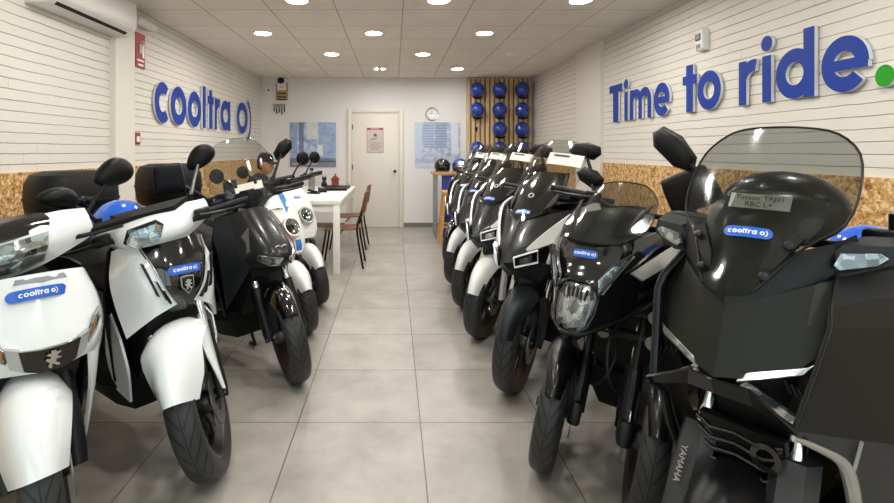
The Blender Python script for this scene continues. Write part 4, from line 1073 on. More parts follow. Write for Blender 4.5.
    # black dash cowl seen through the screen, instrument hood
    centre_panel(o, 'dash_cowl', [[(0, .115, .985), (.03, .12, .99), (.055, .13, 1.0)], [(0, .175, 1.07), (.05, .185, 1.07), (.1, .215, 1.08)], [(0, .235, 1.15), (.07, .25, 1.15), (.135, .29, 1.14)], [(0, .30, 1.215), (.07, .31, 1.21), (.13, .34, 1.19)], [(0, .37, 1.225), (.07, .37, 1.22), (.13, .39, 1.2)]], 'black_fairing', .008, c)
    MB().ell((0, .43, 1.17), (.155, .11, .105), 28, 14).build('instrument_hood', 'black_fairing', o)
    for s in (-1, 1):
        br = MB().slab([(s*x, y, z) for x, y, z in ((.05, .118, 1.0), (.095, .16, 1.06), (.13, .2, 1.12), (.1, .2, 1.13), (.06, .15, 1.06))], .012, (0, .6, 1.0)).build('screen_bracket', 'black_plastic', o)
        for p in ((.072, .125, 1.025), (.105, .178, 1.1)):
            MB().lathe([(0, 0), (.011, 0), (.011, .006), (.006, .009), (0, .009)], 14, frame((s*p[0], p[1], p[2]), (s*.3, -.8, .5), (1, 0, 0))).build('screen_bolt', 'dark_metal', br)
    sticker(o, (.012, .185, 1.122), (1, .08, 0), (0, .55, .83), .11, .03, c, .006)
    # turn signal pods
    for s in (-1, 1):
        pod = MB().loft([[V(s*x, y, z) for x, y, z in r] for r in (((.165, .24, 1.035), (.2, .225, 1.04), (.275, .26, 1.075), (.29, .285, 1.09), (.28, .28, 1.115), (.19, .245, 1.11), (.165, .25, 1.08)), ((.16, .34, 1.03), (.2, .35, 1.03), (.29, .37, 1.06), (.32, .38, 1.09), (.3, .37, 1.13), (.2, .36, 1.12), (.16, .36, 1.08)))]).build('signal_pod', 'graphite_dark', o, 25)
        tl = MB().slab([(s*x, y, z) for x, y, z in ((.18, .222, 1.062), (.19, .222, 1.052), (.25, .247, 1.07), (.268, .258, 1.088), (.255, .254, 1.098), (.19, .23, 1.09))], .008, c).build('turn_signal', 'lamp_reflector', o)
        MB().slab([(s*x, y-.004, z) for x, y, z in ((.18, .222, 1.062), (.19, .222, 1.052), (.25, .247, 1.07), (.268, .258, 1.088), (.255, .254, 1.098), (.19, .23, 1.09))], .002, c).build('signal_lens', 'lens_clear', tl)
    handlebar(o, (.5, 1.1), .37, S)
    mirror_part(o, (.235, .47, 1.15), (.375, .535, 1.31), .2, .12, S, 'leaf', -38, .009)
    mirror_part(o, (-.225, .53, 1.19), (-.365, .535, 1.34), -.2, .1, S, 'leaf', 38, .009)
    rear_half(o, 1.54, .25, .14, .82, 'graphite_dark', .7, .2, floor=.4, tail=.45)
    return o
maxi()
def paper(label, pose, ctr, ux, uy, w, h, mat='paper_white', lines=(), text=None, bend=0):
    p = thing('paper_note', label, 'paper', group='paper notes on the windscreens')
    x, y, a = pose; W_ = Matrix.Translation((x, y, 0)) @ Matrix.Rotation(R(a), 4, 'Z') @ frame(ctr, ux, uy)
    p.location = W_.translation; p.rotation_euler = W_.to_euler()
    rows = [[(-w/2+w*i/8, -h/2+h*j/2, bend*(1-(2*i/8-1)**2)) for i in range(9)] for j in range(3)]
    MB().shell(rows, .0008, (0, 0, -5)).build('sheet', mat, p)
    for (lx, ly, lw, lh) in lines: MB().box((lx*w/2, ly*h/2, .002+bend), (lw*w, lh*h, .0008)).build('print_line', 'dark_print', p)
    if text:
        for k, (t_, sz) in enumerate(text): font_mesh(t_, sz, frame((0, h*.2-k*sz*1.0, .003+bend), (1, 0, 0), (0, 1, 0)), 'handwriting', 'dark_print', p, .0003)
    return p
POSE = {'big': (.76, 1.24, -57), 'three': (.76, 1.99, -47)}
paper('cream handwritten paper label inside the big clear windscreen at the right', POSE['big'], (.012, .256, 1.197), (1, .08, -.02), (0, .55, .83), .14, .044, 'paper_cream', text=(('Tucson TRJ01', .02), ('RBC L+', .02)))

# ------------------------------------------------------------------ black three-wheeler (second from the front on the right)
def trike():
    o = thing('three_wheeler_scooter', 'glossy black scooter with two front wheels and low smoked screen, second on the right', 'scooter', (.76, 1.99, 0), -47)
    c = (0, .6, .75); s0 = 24
    for sx in (-1, 1):
        T = Matrix.Translation((sx*.19, 0, 0)) @ steer_mx(s0)
        wc = (0, .05, .265)
        wheel(o, 'front_wheel', wc, .265, .095, T, disc=-sx)
        fender(o, wc, .29, .125, -58, 55, 'black_fairing', T, .055, taper=.6)
        k = -sx*.085
        f = MB().tube([(k, .06, .27), (k, .12, .42), (k, .16, .48)], [.034, .034, .03], 12).build('fork_leg', 'black_satin', o, mx=T)
        MB().tube([(k, .16, .48), (k, .235, .66)], .02, 12).build('fork_tube', 'chrome', f, mx=T)
        f = MB().tube([(k+.0, .015, .27), (k, .075, .42), (k, .115, .48)], [.026, .028, .024], 10).build('fork_leg', 'dark_metal', o, mx=T)
        MB().tube([(k, .115, .48), (k, .2, .66)], .016, 10).build('fork_tube', 'dark_metal', f, mx=T)
        MB().box((k, .02, .285), (.05, .17, .09), Matrix.Rotation(R(-20), 3, 'X')).build('axle_carrier', 'black_satin', o, mx=T, bevel=.015)
        MB().box((k*1.1, .13, .33), (.05, .06, .1)).build('brake_caliper', 'dark_metal', o, mx=T, bevel=.01)
        edge_tube(o, 'brake_hose', [(k*1.2, .13, .36), (k*2.0, .02, .46), (k*2.2, .1, .6), (k, .25, .7)], .006, 'inner_black', T, spl=4)
    for z, y in ((.69, .2), (.60, .17)):
        m = MB().tube([(-.25, y, z), (-.1, y-.03, z+.005), (.1, y-.03, z+.005), (.25, y, z)], .022, 10).build('linkage_arm', 'dark_metal', o)
        for x in (-.19, 0, .19): MB().lathe([(0, -.03), (.026, -.03), (.026, .03), (0, .03)], 16, frame((x, y-.02, z), (0, -1, 0), (1, 0, 0))).build('pivot_bolt', 'grey_metal', m)
    MB().loft([[V(x, y, z) for x, y in ((-h, a), (h, a), (h, b), (-h, b))] for z, h, a, b in ((.36, .14, .36, .5), (.6, .15, .25, .5), (.75, .17, .1, .45), (.98, .17, .16, .42))]).build('inner_cowl', 'inner_black', o)
    NR = [[(0, -.02, .965), (.07, -.008, .97), (.14, .06, .99), (.19, .2, 1.02)], [(0, -.045, .90), (.07, -.03, .905), (.15, .035, .94), (.2, .2, .975)], [(0, -.08, .85), (.075, -.062, .855), (.155, .025, .88), (.21, .2, .91)], [(0, -.11, .775), (.075, -.09, .78), (.155, .015, .81), (.215, .2, .85)], [(0, -.15, .70), (.065, -.12, .705), (.145, -.015, .74), (.212, .19, .79)], [(0, -.165, .665), (.055, -.14, .67), (.128, -.04, .71), (.2, .18, .765)]]
    centre_panel(o, 'nose_cowl', NR, 'black_gloss', .01, c)
    edge_tube(o, 'nose_edge', sym(NR[-1]), .009, 'black_satin')
    h = MB().slab([(0, -.088, .833), (.045, -.085, .832), (.072, -.088, .79), (.055, -.14, .70), (0, -.165, .685), (-.055, -.14, .70), (-.072, -.088, .79), (-.045, -.085, .832)], .01, c, 0, .012).build('headlight', 'lamp_reflector', o)
    MB().slab([(0, -.098, .836), (.047, -.095, .834), (.075, -.098, .79), (.057, -.15, .698), (0, -.175, .682), (-.057, -.15, .698), (-.075, -.098, .79), (-.047, -.095, .834)], .003, c, 0, .014).build('headlight_lens', 'lens_clear', h)
    m = MB()
    for k in range(6): m.tube([(-.045+.018*k, -.103, .826-.002*abs(k-2.5)), (-.04+.016*k, -.118, .79-.004*abs(k-2.5))], .004, 6)
    m.build('reflector_fins', 'black_gloss', h)
    edge_tube(h, 'headlight_bezel', [(0, -.092, .842), (.05, -.088, .84), (.082, -.09, .79), (.062, -.145, .69), (0, -.172, .672), (-.062, -.145, .69), (-.082, -.09, .79), (-.05, -.088, .84)], .006, 'black_gloss', closed=True, spl=2)
    for s in (1, -1):
        p = [(.077, -.082, .86), (.083, -.09, .805), (.098, -.078, .81), (.128, -.042, .868), (.17, .02, .945), (.157, .015, .948), (.112, -.04, .908)]
        h = MB().slab([(s*x, y-.004, z) for x, y, z in p], .01, c).build('position_light', 'lamp_reflector', o)
        MB().slab([(s*x*1.0, y-.012, z) for x, y, z in p], .003, c).build('position_lens', 'lens_clear', h)
        edge_tube(h, 'light_bezel', [(s*x, y-.012, z) for x, y, z in p], .004, 'black_gloss', closed=True, spl=1)
        # beak-side body and silver upper panel
        half_panel(o, 'side_fairing', [[(.19, .2, 1.02), (.21, .2, .91), (.2, .18, .765)], [(.24, .32, 1.02), (.27, .32, .9), (.26, .32, .72)], [(.27, .5, 1.0), (.32, .5, .88), (.3, .5, .6)]], 'black_fairing', .008, c, 3, 3, mirror='one') if s > 0 else MB().shell(surf([[V(-x, y, z) for x, y, z in r] for r in [[(.19, .2, 1.02), (.21, .2, .91), (.2, .18, .765)], [(.24, .32, 1.02), (.27, .32, .9), (.26, .32, .72)], [(.27, .5, 1.0), (.32, .5, .88), (.3, .5, .6)]]], 3, 3), .008, c).build('side_fairing', 'black_fairing', o)
        MB().slab([(s*x, y, z) for x, y, z in ((.165, .0, .885), (.197, .02, .86), (.237, .13, .90), (.272, .3, .965), (.267, .32, 1.0), (.225, .16, .955))], .012, c, 0, .006).build('side_trim', 'silver_paint', o)
    # lower leg shield
    half_panel(o, 'leg_shield', [[(0, .42, 1.0), (.15, .43, 1.0), (.28, .5, .98)], [(0, .47, .75), (.18, .47, .75), (.31, .5, .72)], [(0, .44, .42), (.16, .44, .42), (.26, .48, .4)]], 'black_plastic', .01, (0, 1, .7), 3, 3)
    Wn = [[(0, -.028, .972), (.065, -.018, .976), (.125, .012, .985)], [(0, .05, 1.03), (.09, .07, 1.03), (.168, .13, 1.025)], [(0, .16, 1.1), (.088, .18, 1.1), (.165, .235, 1.09)], [(0, .25, 1.16), (.08, .265, 1.155), (.145, .3, 1.135)], [(0, .31, 1.2), (.055, .315, 1.195), (.1, .325, 1.18)]]
    ws = centre_panel(o, 'windscreen', Wn, 'screen_smoke', .004, c)
    edge_tube(ws, 'screen_rim', [r[-1] for r in Wn]+[Wn[-1][1], Wn[-1][0]]+[(-x, y, z) for x, y, z in [Wn[-1][1]]+[r[-1] for r in Wn[::-1]]], .003, 'black_satin')
    centre_panel(o, 'dash_cowl', [[(0, .01, .975), (.06, .02, .975), (.12, .05, .985)], [(0, .09, 1.02), (.07, .1, 1.02), (.145, .15, 1.015)], [(0, .18, 1.075), (.07, .19, 1.07), (.14, .24, 1.06)], [(0, .3, 1.09), (.07, .3, 1.08), (.13, .32, 1.06)]], 'black_satin', .008, c)
    for s in (-1, 1): MB().tube([(s*.1, .06, 1.0), (s*.13, .17, 1.08), (s*.15, .24, 1.115)], [.008, .011, .006], 8, flat=(1, .4)).build('screen_bracket', 'black_plastic', o)
    S = steer_mx(22)
    handlebar(o, (.36, 1.1), .36, S)
    mirror_part(o, (.215, .42, 1.1), (.27, .29, 1.18), .19, .15, I4, 'box', -25, .012)
    mirror_part(o, (-.2, .47, 1.12), (-.24, .5, 1.205), .14, .09, I4, 'leaf', 40, .008)
    sticker(o, (.0, -.033, .937), (1, 0, 0), (0, .35, .93), .1, .03, c, .006)
    rear_half(o, 1.31, .25, .13, .79, 'black_fairing', .6, .17, floor=.36, tail=.38)
    return o
trike()

# ------------------------------------------------------------------ row of black and white sport scooters (right side, further back)
def sport(label, pose, fmat, side='white_satin', group=None, sticker_on=True, paper_on=True, s0=16, fl=None):
    o = thing('sport_scooter', label, 'scooter', (pose[0], pose[1], 0), pose[2], group)
    c = (0, .6, .75); S = steer_mx(s0)
    wc = (0, .04, .28)
    wheel(o, 'front_wheel', wc, .28, .12, S); fork(o, (0, .06, .28), (.27, .74), .1, .028, .02, S, low=.5)
    fender(o, wc, .315, .16, -70, 50, fmat, S, .075, taper=.62)
    for s in (-1, 1):
        MB().loft([[V(s*x, y, z) for x, y in ((a-.014, f), (a+.012, f-.008), (a+.02, f+.04), (a-.01, f+.05))] for a, f, z in ((.09, .12, .52), (.105, .07, .42), (.115, .03, .3))]).build('fork_guard', fmat, o, mx=S)
    MB().loft([[V(x, y, z) for x, y in ((-h, a), (h, a), (h, b), (-h, b))] for z, h, a, b in ((.36, .14, .36, .5), (.6, .15, .22, .5), (.76, .15, .1, .45), (.98, .16, .22, .42))]).build('inner_cowl', 'inner_black', o)
    HR = [[(0, .08, .945), (.08, .13, .96), (.15, .2, .985), (.21, .28, 1.0)], [(0, .012, .865), (.08, .065, .875), (.16, .14, .885), (.225, .24, .90)], [(0, -.045, .79), (.06, -.01, .80), (.14, .065, .825), (.205, .16, .845)], [(0, -.09, .73), (.05, -.055, .735), (.125, .03, .757), (.19, .13, .78)]]
    rows = [sym(r) for r in HR]
    MB().shell(surf(rows, 2, 3), .01, c).build('nose_cowl', 'black_fairing', o, 14)
    half_panel(o, 'chin', [[(0, -.088, .728), (.06, -.045, .728), (.17, .09, .715)], [(0, -.05, .69), (.06, -.02, .685), (.15, .11, .66)], [(0, .04, .64), (.05, .05, .63), (.1, .12, .60)]], 'graphite_dark', .008, c, sharp=20)
    half_panel(o, 'white_swoosh', [[(.086, .002, .803), (.095, .005, .785)], [(.132, .06, .862), (.15, .07, .815)], [(.192, .162, .938), (.224, .19, .845)], [(.248, .288, 1.005), (.292, .33, .85)], [(.285, .46, 1.04), (.337, .5, .87)]], side, .014, c, 3, 3)
    half_panel(o, 'side_fairing', [[(.175, .105, .765), (.18, .12, .72), (.165, .14, .66)], [(.24, .24, .86), (.26, .27, .75), (.24, .29, .62)], [(.335, .5, .93), (.345, .5, .75), (.31, .5, .55)]], side, .01, c, 3, 3)
    half_panel(o, 'upper_fairing', [[(.21, .27, 1.0), (.225, .24, .90)], [(.26, .4, 1.02), (.275, .33, .92)], [(.29, .55, 1.02), (.31, .5, .93)]], 'black_fairing', .008, c, 3, 3)
    half_panel(o, 'leg_shield', [[(0, .46, 1.0), (.15, .47, 1.02), (.3, .53, 1.0)], [(0, .5, .75), (.18, .5, .75), (.34, .52, .72)], [(0, .46, .42), (.16, .46, .42), (.28, .5, .5)]], 'black_plastic', .01, (0, 1, .7), 3, 3)
    for s in (1, -1):
        p = [(.052, -.06, .768), (.145, .055, .808), (.178, .1, .815), (.165, .085, .775), (.145, .055, .722), (.05, -.05, .70)]
        h = MB().slab([(s*x, y-.01, z) for x, y, z in p], .012, c).build('headlight', 'black_gloss', o)
        edge_tube(h, 'position_light', [(s*x, y-.014, z) for x, y, z in ((.056, -.058, .762), (.14, .045, .797), (.138, .048, .732), (.056, -.05, .708))], .0055, 'white_print', closed=True, spl=1)
        MB().slab([(s*x, y-.013, z) for x, y, z in ((.075, -.034, .752), (.12, .02, .772), (.118, .024, .738), (.076, -.03, .722))], .004, c).build('lamp_lens', 'lamp_reflector', h)
        MB().slab([(s*x, y, z) for x, y, z in ((.215, .19, .925), (.235, .22, .945), (.27, .29, .985), (.262, .3, .965))], .006, c).build('turn_signal', 'lamp_reflector', o)
    VR = [[(0, .076, .937), (.05, .095, .955), (.1, .14, .978)], [(0, .15, 1.02), (.07, .172, 1.02), (.13, .22, 1.03)], [(0, .265, 1.12), (.078, .283, 1.12), (.135, .32, 1.12)], [(0, .39, 1.205), (.062, .4, 1.205), (.105, .43, 1.2)]]
    v = centre_panel(o, 'screen_base', VR, 'black_gloss', .006, c)
    edge_tube(v, 'screen_edge', [(-x, y, z) for x, y, z in [r[-1] for r in VR[::-1]]]+[(-VR[0][1][0],)+VR[0][1][1:], VR[0][0], VR[0][1]]+[r[-1] for r in VR], .005, 'lens_clear', spl=2)
    for s in (-1, 1): MB().slab([(s*x, y, z) for x, y, z in ((.105, .15, 1.0), (.14, .22, 1.04), (.15, .33, 1.13), (.125, .43, 1.205), (.115, .42, 1.2), (.13, .31, 1.115))], .02, c).build('screen_frame', 'black_plastic', o)
    CR = [[(0, .3, 1.1), (.1, .325, 1.1), (.165, .37, 1.09)], [(0, .40, 1.22), (.11, .42, 1.22), (.19, .47, 1.21)], [(0, .49, 1.33), (.1, .51, 1.33), (.175, .55, 1.32)], [(0, .55, 1.4), (.07, .56, 1.395), (.13, .58, 1.375)]]
    w_ = centre_panel(o, 'windscreen', CR, 'screen_clear', .004, c)
    edge_tube(w_, 'screen_rim', [(-x, y, z) for x, y, z in [r[-1] for r in CR]]+[(-CR[-1][1][0],)+CR[-1][1][1:], CR[-1][0], CR[-1][1]]+[r[-1] for r in CR[::-1]], .003, 'lens_clear', spl=2)
    centre_panel(o, 'dash_cowl', [[(0, .3, 1.06), (.08, .31, 1.06), (.15, .35, 1.05)], [(0, .42, 1.12), (.08, .42, 1.115), (.15, .45, 1.09)], [(0, .52, 1.06), (.08, .52, 1.05), (.14, .53, 1.03)]], 'black_plastic', .008, c)
    # round emblem on the screen base
    MB().lathe([(.012, -.003), (.018, -.003), (.018, .002), (.012, .002)], 20, frame((0, .205, 1.075), (0, -.68, .73), (1, 0, 0)), closed=True).build('emblem', 'silver_paint', v)
    if sticker_on: sticker(o, (-.005, .118, .988), (1, 0, 0), (0, .66, .75), .1, .03, c, .012)
    handlebar(o, (.48, 1.07), .32, S)
    mirror_part(o, (.24, .52, 1.13), (.15, .585, 1.335), .2, .11, I4, 'leaf', 15, .011)
    mirror_part(o, (-.24, .52, 1.1), (-.2, .6, 1.2), .17, .09, I4, 'leaf', -15, .009)
    rear_half(o, 1.4, .26, .14, .8, 'black_fairing', .62, .18, floor=.36, tail=.4)
    return o
SP = [('black and white sport scooter with grey front fender, third on the right', (.652, 2.82, -45), 'graphite_dark'),
      ('black and white sport scooter with white fender, right behind the grey-fendered one', (.613, 3.635, -45), 'white_satin'),
      ('black sport scooter with white fender, fifth from the front on the right', (.61, 4.33, -45), 'white_satin'),
      ('black sport scooter with white fender, sixth from the front on the right', (.62, 5.07, -45), 'white_satin'),
      ('black sport scooter with dark fender, furthest back on the right by the stool', (.68, 5.85, -45), 'black_gloss')]
nth = ['nearest', 'second', 'third', 'fourth']
for i, (l, p, fm) in enumerate(SP):
    sport(l, p, fm, 'white_satin' if i < 2 else 'black_fairing' if i == 4 else 'white_satin', 'row of sport scooters on the right', i < 4, i < 4)
    if i < 4:
        paper(('white paper note on the clear screen of the grey-fendered sport scooter', 'white paper note on the screen of the fourth scooter on the right', 'white paper note on the screen of the fifth scooter on the right', 'white paper note on the screen of the sixth scooter on the right')[i], p, ((.1, .425, 1.28), (.08, .425, 1.285), (.03, .425, 1.285), (0, .425, 1.285))[i], (1, .1, -.12), (0, .6, .8), (.21, .18, .15, .14)[i], (.085, .07, .07, .065)[i], lines=((-.25, .55, .45, .16),), bend=.004)

# ------------------------------------------------------------------ emblems
def lion(root, o, ux, uy, h, mat='silver_paint', shield=True, mx=I4):
    F_ = frame(o, ux, uy)
    P = [(-.1, .5), (.12, .48), (.22, .36), (.34, .40), (.42, .32), (.3, .26), (.2, .2), (.3, .08), (.42, .06), (.4, -.02), (.22, -.02), (.12, -.1), (.2, -.22), (.34, -.3), (.34, -.42), (.2, -.4), (.02, -.26), (-.08, -.3), (-.02, -.44), (-.14, -.5), (-.24, -.36), (-.16, -.2), (-.26, -.1), (-.36, .02), (-.3, .1), (-.16, .04), (-.08, .12), (-.2, .2), (-.32, .3), (-.22, .36), (-.1, .32)]
    k = h*(.62 if shield else 1)
    if shield:
        sh = [(-.42, .5), (0, .56), (.42, .5), (.4, -.1), (0, -.56), (-.4, -.1)]
        a = MB().slab([F_ @ V(x*h, y*h, 0) for x, y in sh], .004, tuple(F_ @ V(0, 0, -1))).build('emblem', 'silver_paint', root, mx=mx)
        MB().slab([F_ @ V(x*h*.86, y*h*.86, .002) for x, y in sh], .003, tuple(F_ @ V(0, 0, -1))).build('emblem_field', 'black_gloss', a, mx=mx)
        MB().slab([F_ @ V(x*k, y*k, .004) for x, y in P], .002, tuple(F_ @ V(0, 0, -1))).build('emblem_animal', mat, a, mx=mx)
    else:
        MB().slab([F_ @ V(x*k, y*k, .004) for x, y in P], .004, tuple(F_ @ V(0, 0, -1))).build('emblem', mat, root, mx=mx)
SL = steer_mx(-33, (.3, .8))
# ------------------------------------------------------------------ white scooter with the low grille (nearest on the left)
def city_white():
    o = thing('city_scooter', 'white scooter with dark grille and amber indicators, nearest on the left', 'scooter', (-1.08, 1.6, 0), 52)
    c = (0, .6, .75); S = SL; SW = steer_mx(-18, (.3, .8)); wc = (0, .05, .3)
    wheel(o, 'front_wheel', wc, .3, .11, SW); fork(o, (0, .06, .3), (.3, .82), .095, .03, .021, SW, low=.6)
    fender(o, wc, .335, .22, -63, 48, 'white_paint', SW, .11, taper=.66)
    SR = [[(0, .075, .94), (.08, .095, .935), (.15, .15, .92), (.195, .24, .89)], [(0, .032, .83), (.09, .048, .83), (.17, .095, .825), (.22, .2, .81)], [(0, .0, .74), (.08, .006, .74), (.165, .055, .74), (.228, .17, .73)], [(0, -.012, .69), (.08, -.002, .695), (.16, .055, .69), (.222, .165, .665)], [(0, .01, .64), (.07, .018, .648), (.15, .065, .645), (.21, .16, .61)]]
    centre_panel(o, 'front_shield', SR, 'white_paint', .012, c)
    half_panel(o, 'lower_wing', [[(.14, .06, .66), (.185, .1, .66), (.214, .165, .64)], [(.155, .09, .52), (.185, .13, .5), (.205, .19, .5)], [(.165, .16, .34), (.18, .19, .3), (.19, .23, .3)], [(.17, .22, .24), (.178, .225, .235), (.182, .24, .24)]], 'white_paint', .01, c, 3, 3)
    g = MB().slab([(-.085, -.012, .728), (-.03, -.022, .722), (.03, -.022, .722), (.085, -.012, .728), (.07, -.014, .665), (.03, -.022, .652), (-.03, -.022, .652), (-.07, -.014, .665)], .02, c).build('grille', 'black_gloss', o)
    for s in (-1, 1):
        MB().slab([(s*.087, -.012, .732), (s*.118, .003, .742), (s*.105, .0, .68), (s*.072, -.015, .665)], .02, c).build('grille_cheek', 'silver_paint', o)
        p = [(.115, .008, .698), (.12, .006, .735), (.15, .032, .785), (.168, .05, .80), (.17, .056, .765), (.15, .045, .72)]
        h = MB().slab([(s*x, y-.004, z) for x, y, z in p], .01, c).build('turn_signal', 'lamp_reflector', o)
        MB().slab([(s*x, y-.008, z) for x, y, z in ((.122, .01, .712), (.126, .008, .735), (.148, .032, .77), (.15, .04, .735))], .003, c).build('amber_bulb_cover', 'amber_lens', h)
        MB().slab([(s*x, y-.012, z) for x, y, z in p], .003, c).build('signal_lens', 'lens_clear', h)
    lion(o, (0, -.025, .688), (1, 0, 0), (0, -.05, 1), .055, 'chrome', False)
    MB().shell([[(-.075, .076, .914), (0, .06, .914), (.075, .076, .914)], [(-.068, .083, .928), (0, .067, .928), (.068, .083, .928)]], .008, c).build('vent_slot', 'grey_print', o)
    sticker(o, (-.015, .043, .885), (1, 0, 0), (0, .34, .94), .17, .036, c, .024)
    # handlebar cowl
    CR = [[(0, .27, 1.085), (.11, .285, 1.085), (.19, .325, 1.08), (.262, .38, 1.06)], [(0, .18, 1.05), (.13, .205, 1.05), (.2, .275, 1.045), (.272, .36, 1.03)], [(0, .15, .985), (.125, .185, .985), (.2, .265, .985), (.275, .36, .985)], [(0, .2, .915), (.11, .23, .92), (.19, .295, .935), (.268, .375, .955)]]
    ck = centre_panel(o, 'handlebar_cowl', CR, 'white_paint', .012, c, mx=S)
    centre_panel(o, 'cowl_visor', [[(0, .265, 1.105), (.08, .275, 1.103), (.15, .30, 1.09)], [(0, .2, 1.085), (.09, .215, 1.083), (.175, .26, 1.068)], [(0, .16, 1.045), (.09, .175, 1.043), (.17, .23, 1.035)]], 'black_gloss', .012, c, mx=S)
    hl = centre_panel(o, 'headlight', [[(0, .153, 1.035), (.09, .168, 1.033), (.168, .225, 1.03)], [(0, .135, .985), (.09, .152, .985), (.16, .205, .985)], [(0, .16, .935), (.08, .175, .935), (.135, .21, .94)]], 'lamp_reflector', .01, c, mx=S)
    centre_panel(hl, 'headlight_lens', [[(0, .145, 1.038), (.09, .16, 1.036), (.172, .219, 1.033)], [(0, .125, .985), (.09, .142, .985), (.164, .197, .985)], [(0, .152, .932), (.08, .167, .932), (.138, .203, .938)]], 'lens_clear', .003, c, mx=S)
    for s in (-1, 1): MB().lathe([(.0, .0), (.02, -.008), (.034, -.012), (.038, -.004)], 20, frame((s*.065, .15, .99), (0, -1, 0), (1, 0, 0))).build('lamp_bowl', 'chrome', hl, mx=S)
    handlebar(o, (.34, .975), .38, S, lever=True)
    mirror_part(o, (.2, .3, 1.06), (.335, .335, 1.245), .155, .11, I4, 'egg', -22, .008)
    mirror_part(o, (-.2, .42, .99), (-.36, .46, 1.12), .155, .11, I4, 'egg', 22, .008)
    half_panel(o, 'leg_shield', [[(0, .38, .93), (.15, .36, .93), (.2, .3, .9)], [(0, .42, .7), (.16, .4, .7), (.225, .3, .68)], [(0, .38, .36), (.14, .36, .36), (.19, .28, .36)]], 'black_plastic', .01, (0, 1, .7), 3, 3)
    MB().loft([[V(x, y, z) for x, y in ((-h, a), (h, a), (h, b), (-h, b))] for z, h, a, b in ((.36, .11, .24, .38), (.6, .13, .12, .36), (.8, .13, .12, .36), (.95, .05, .26, .34))]).build('inner_cowl', 'inner_black', o)
    rear_half(o, 1.22, .27, .12, .78, 'white_paint', .5, .16, floor=.38, tail=.24)
    return o
city_white()
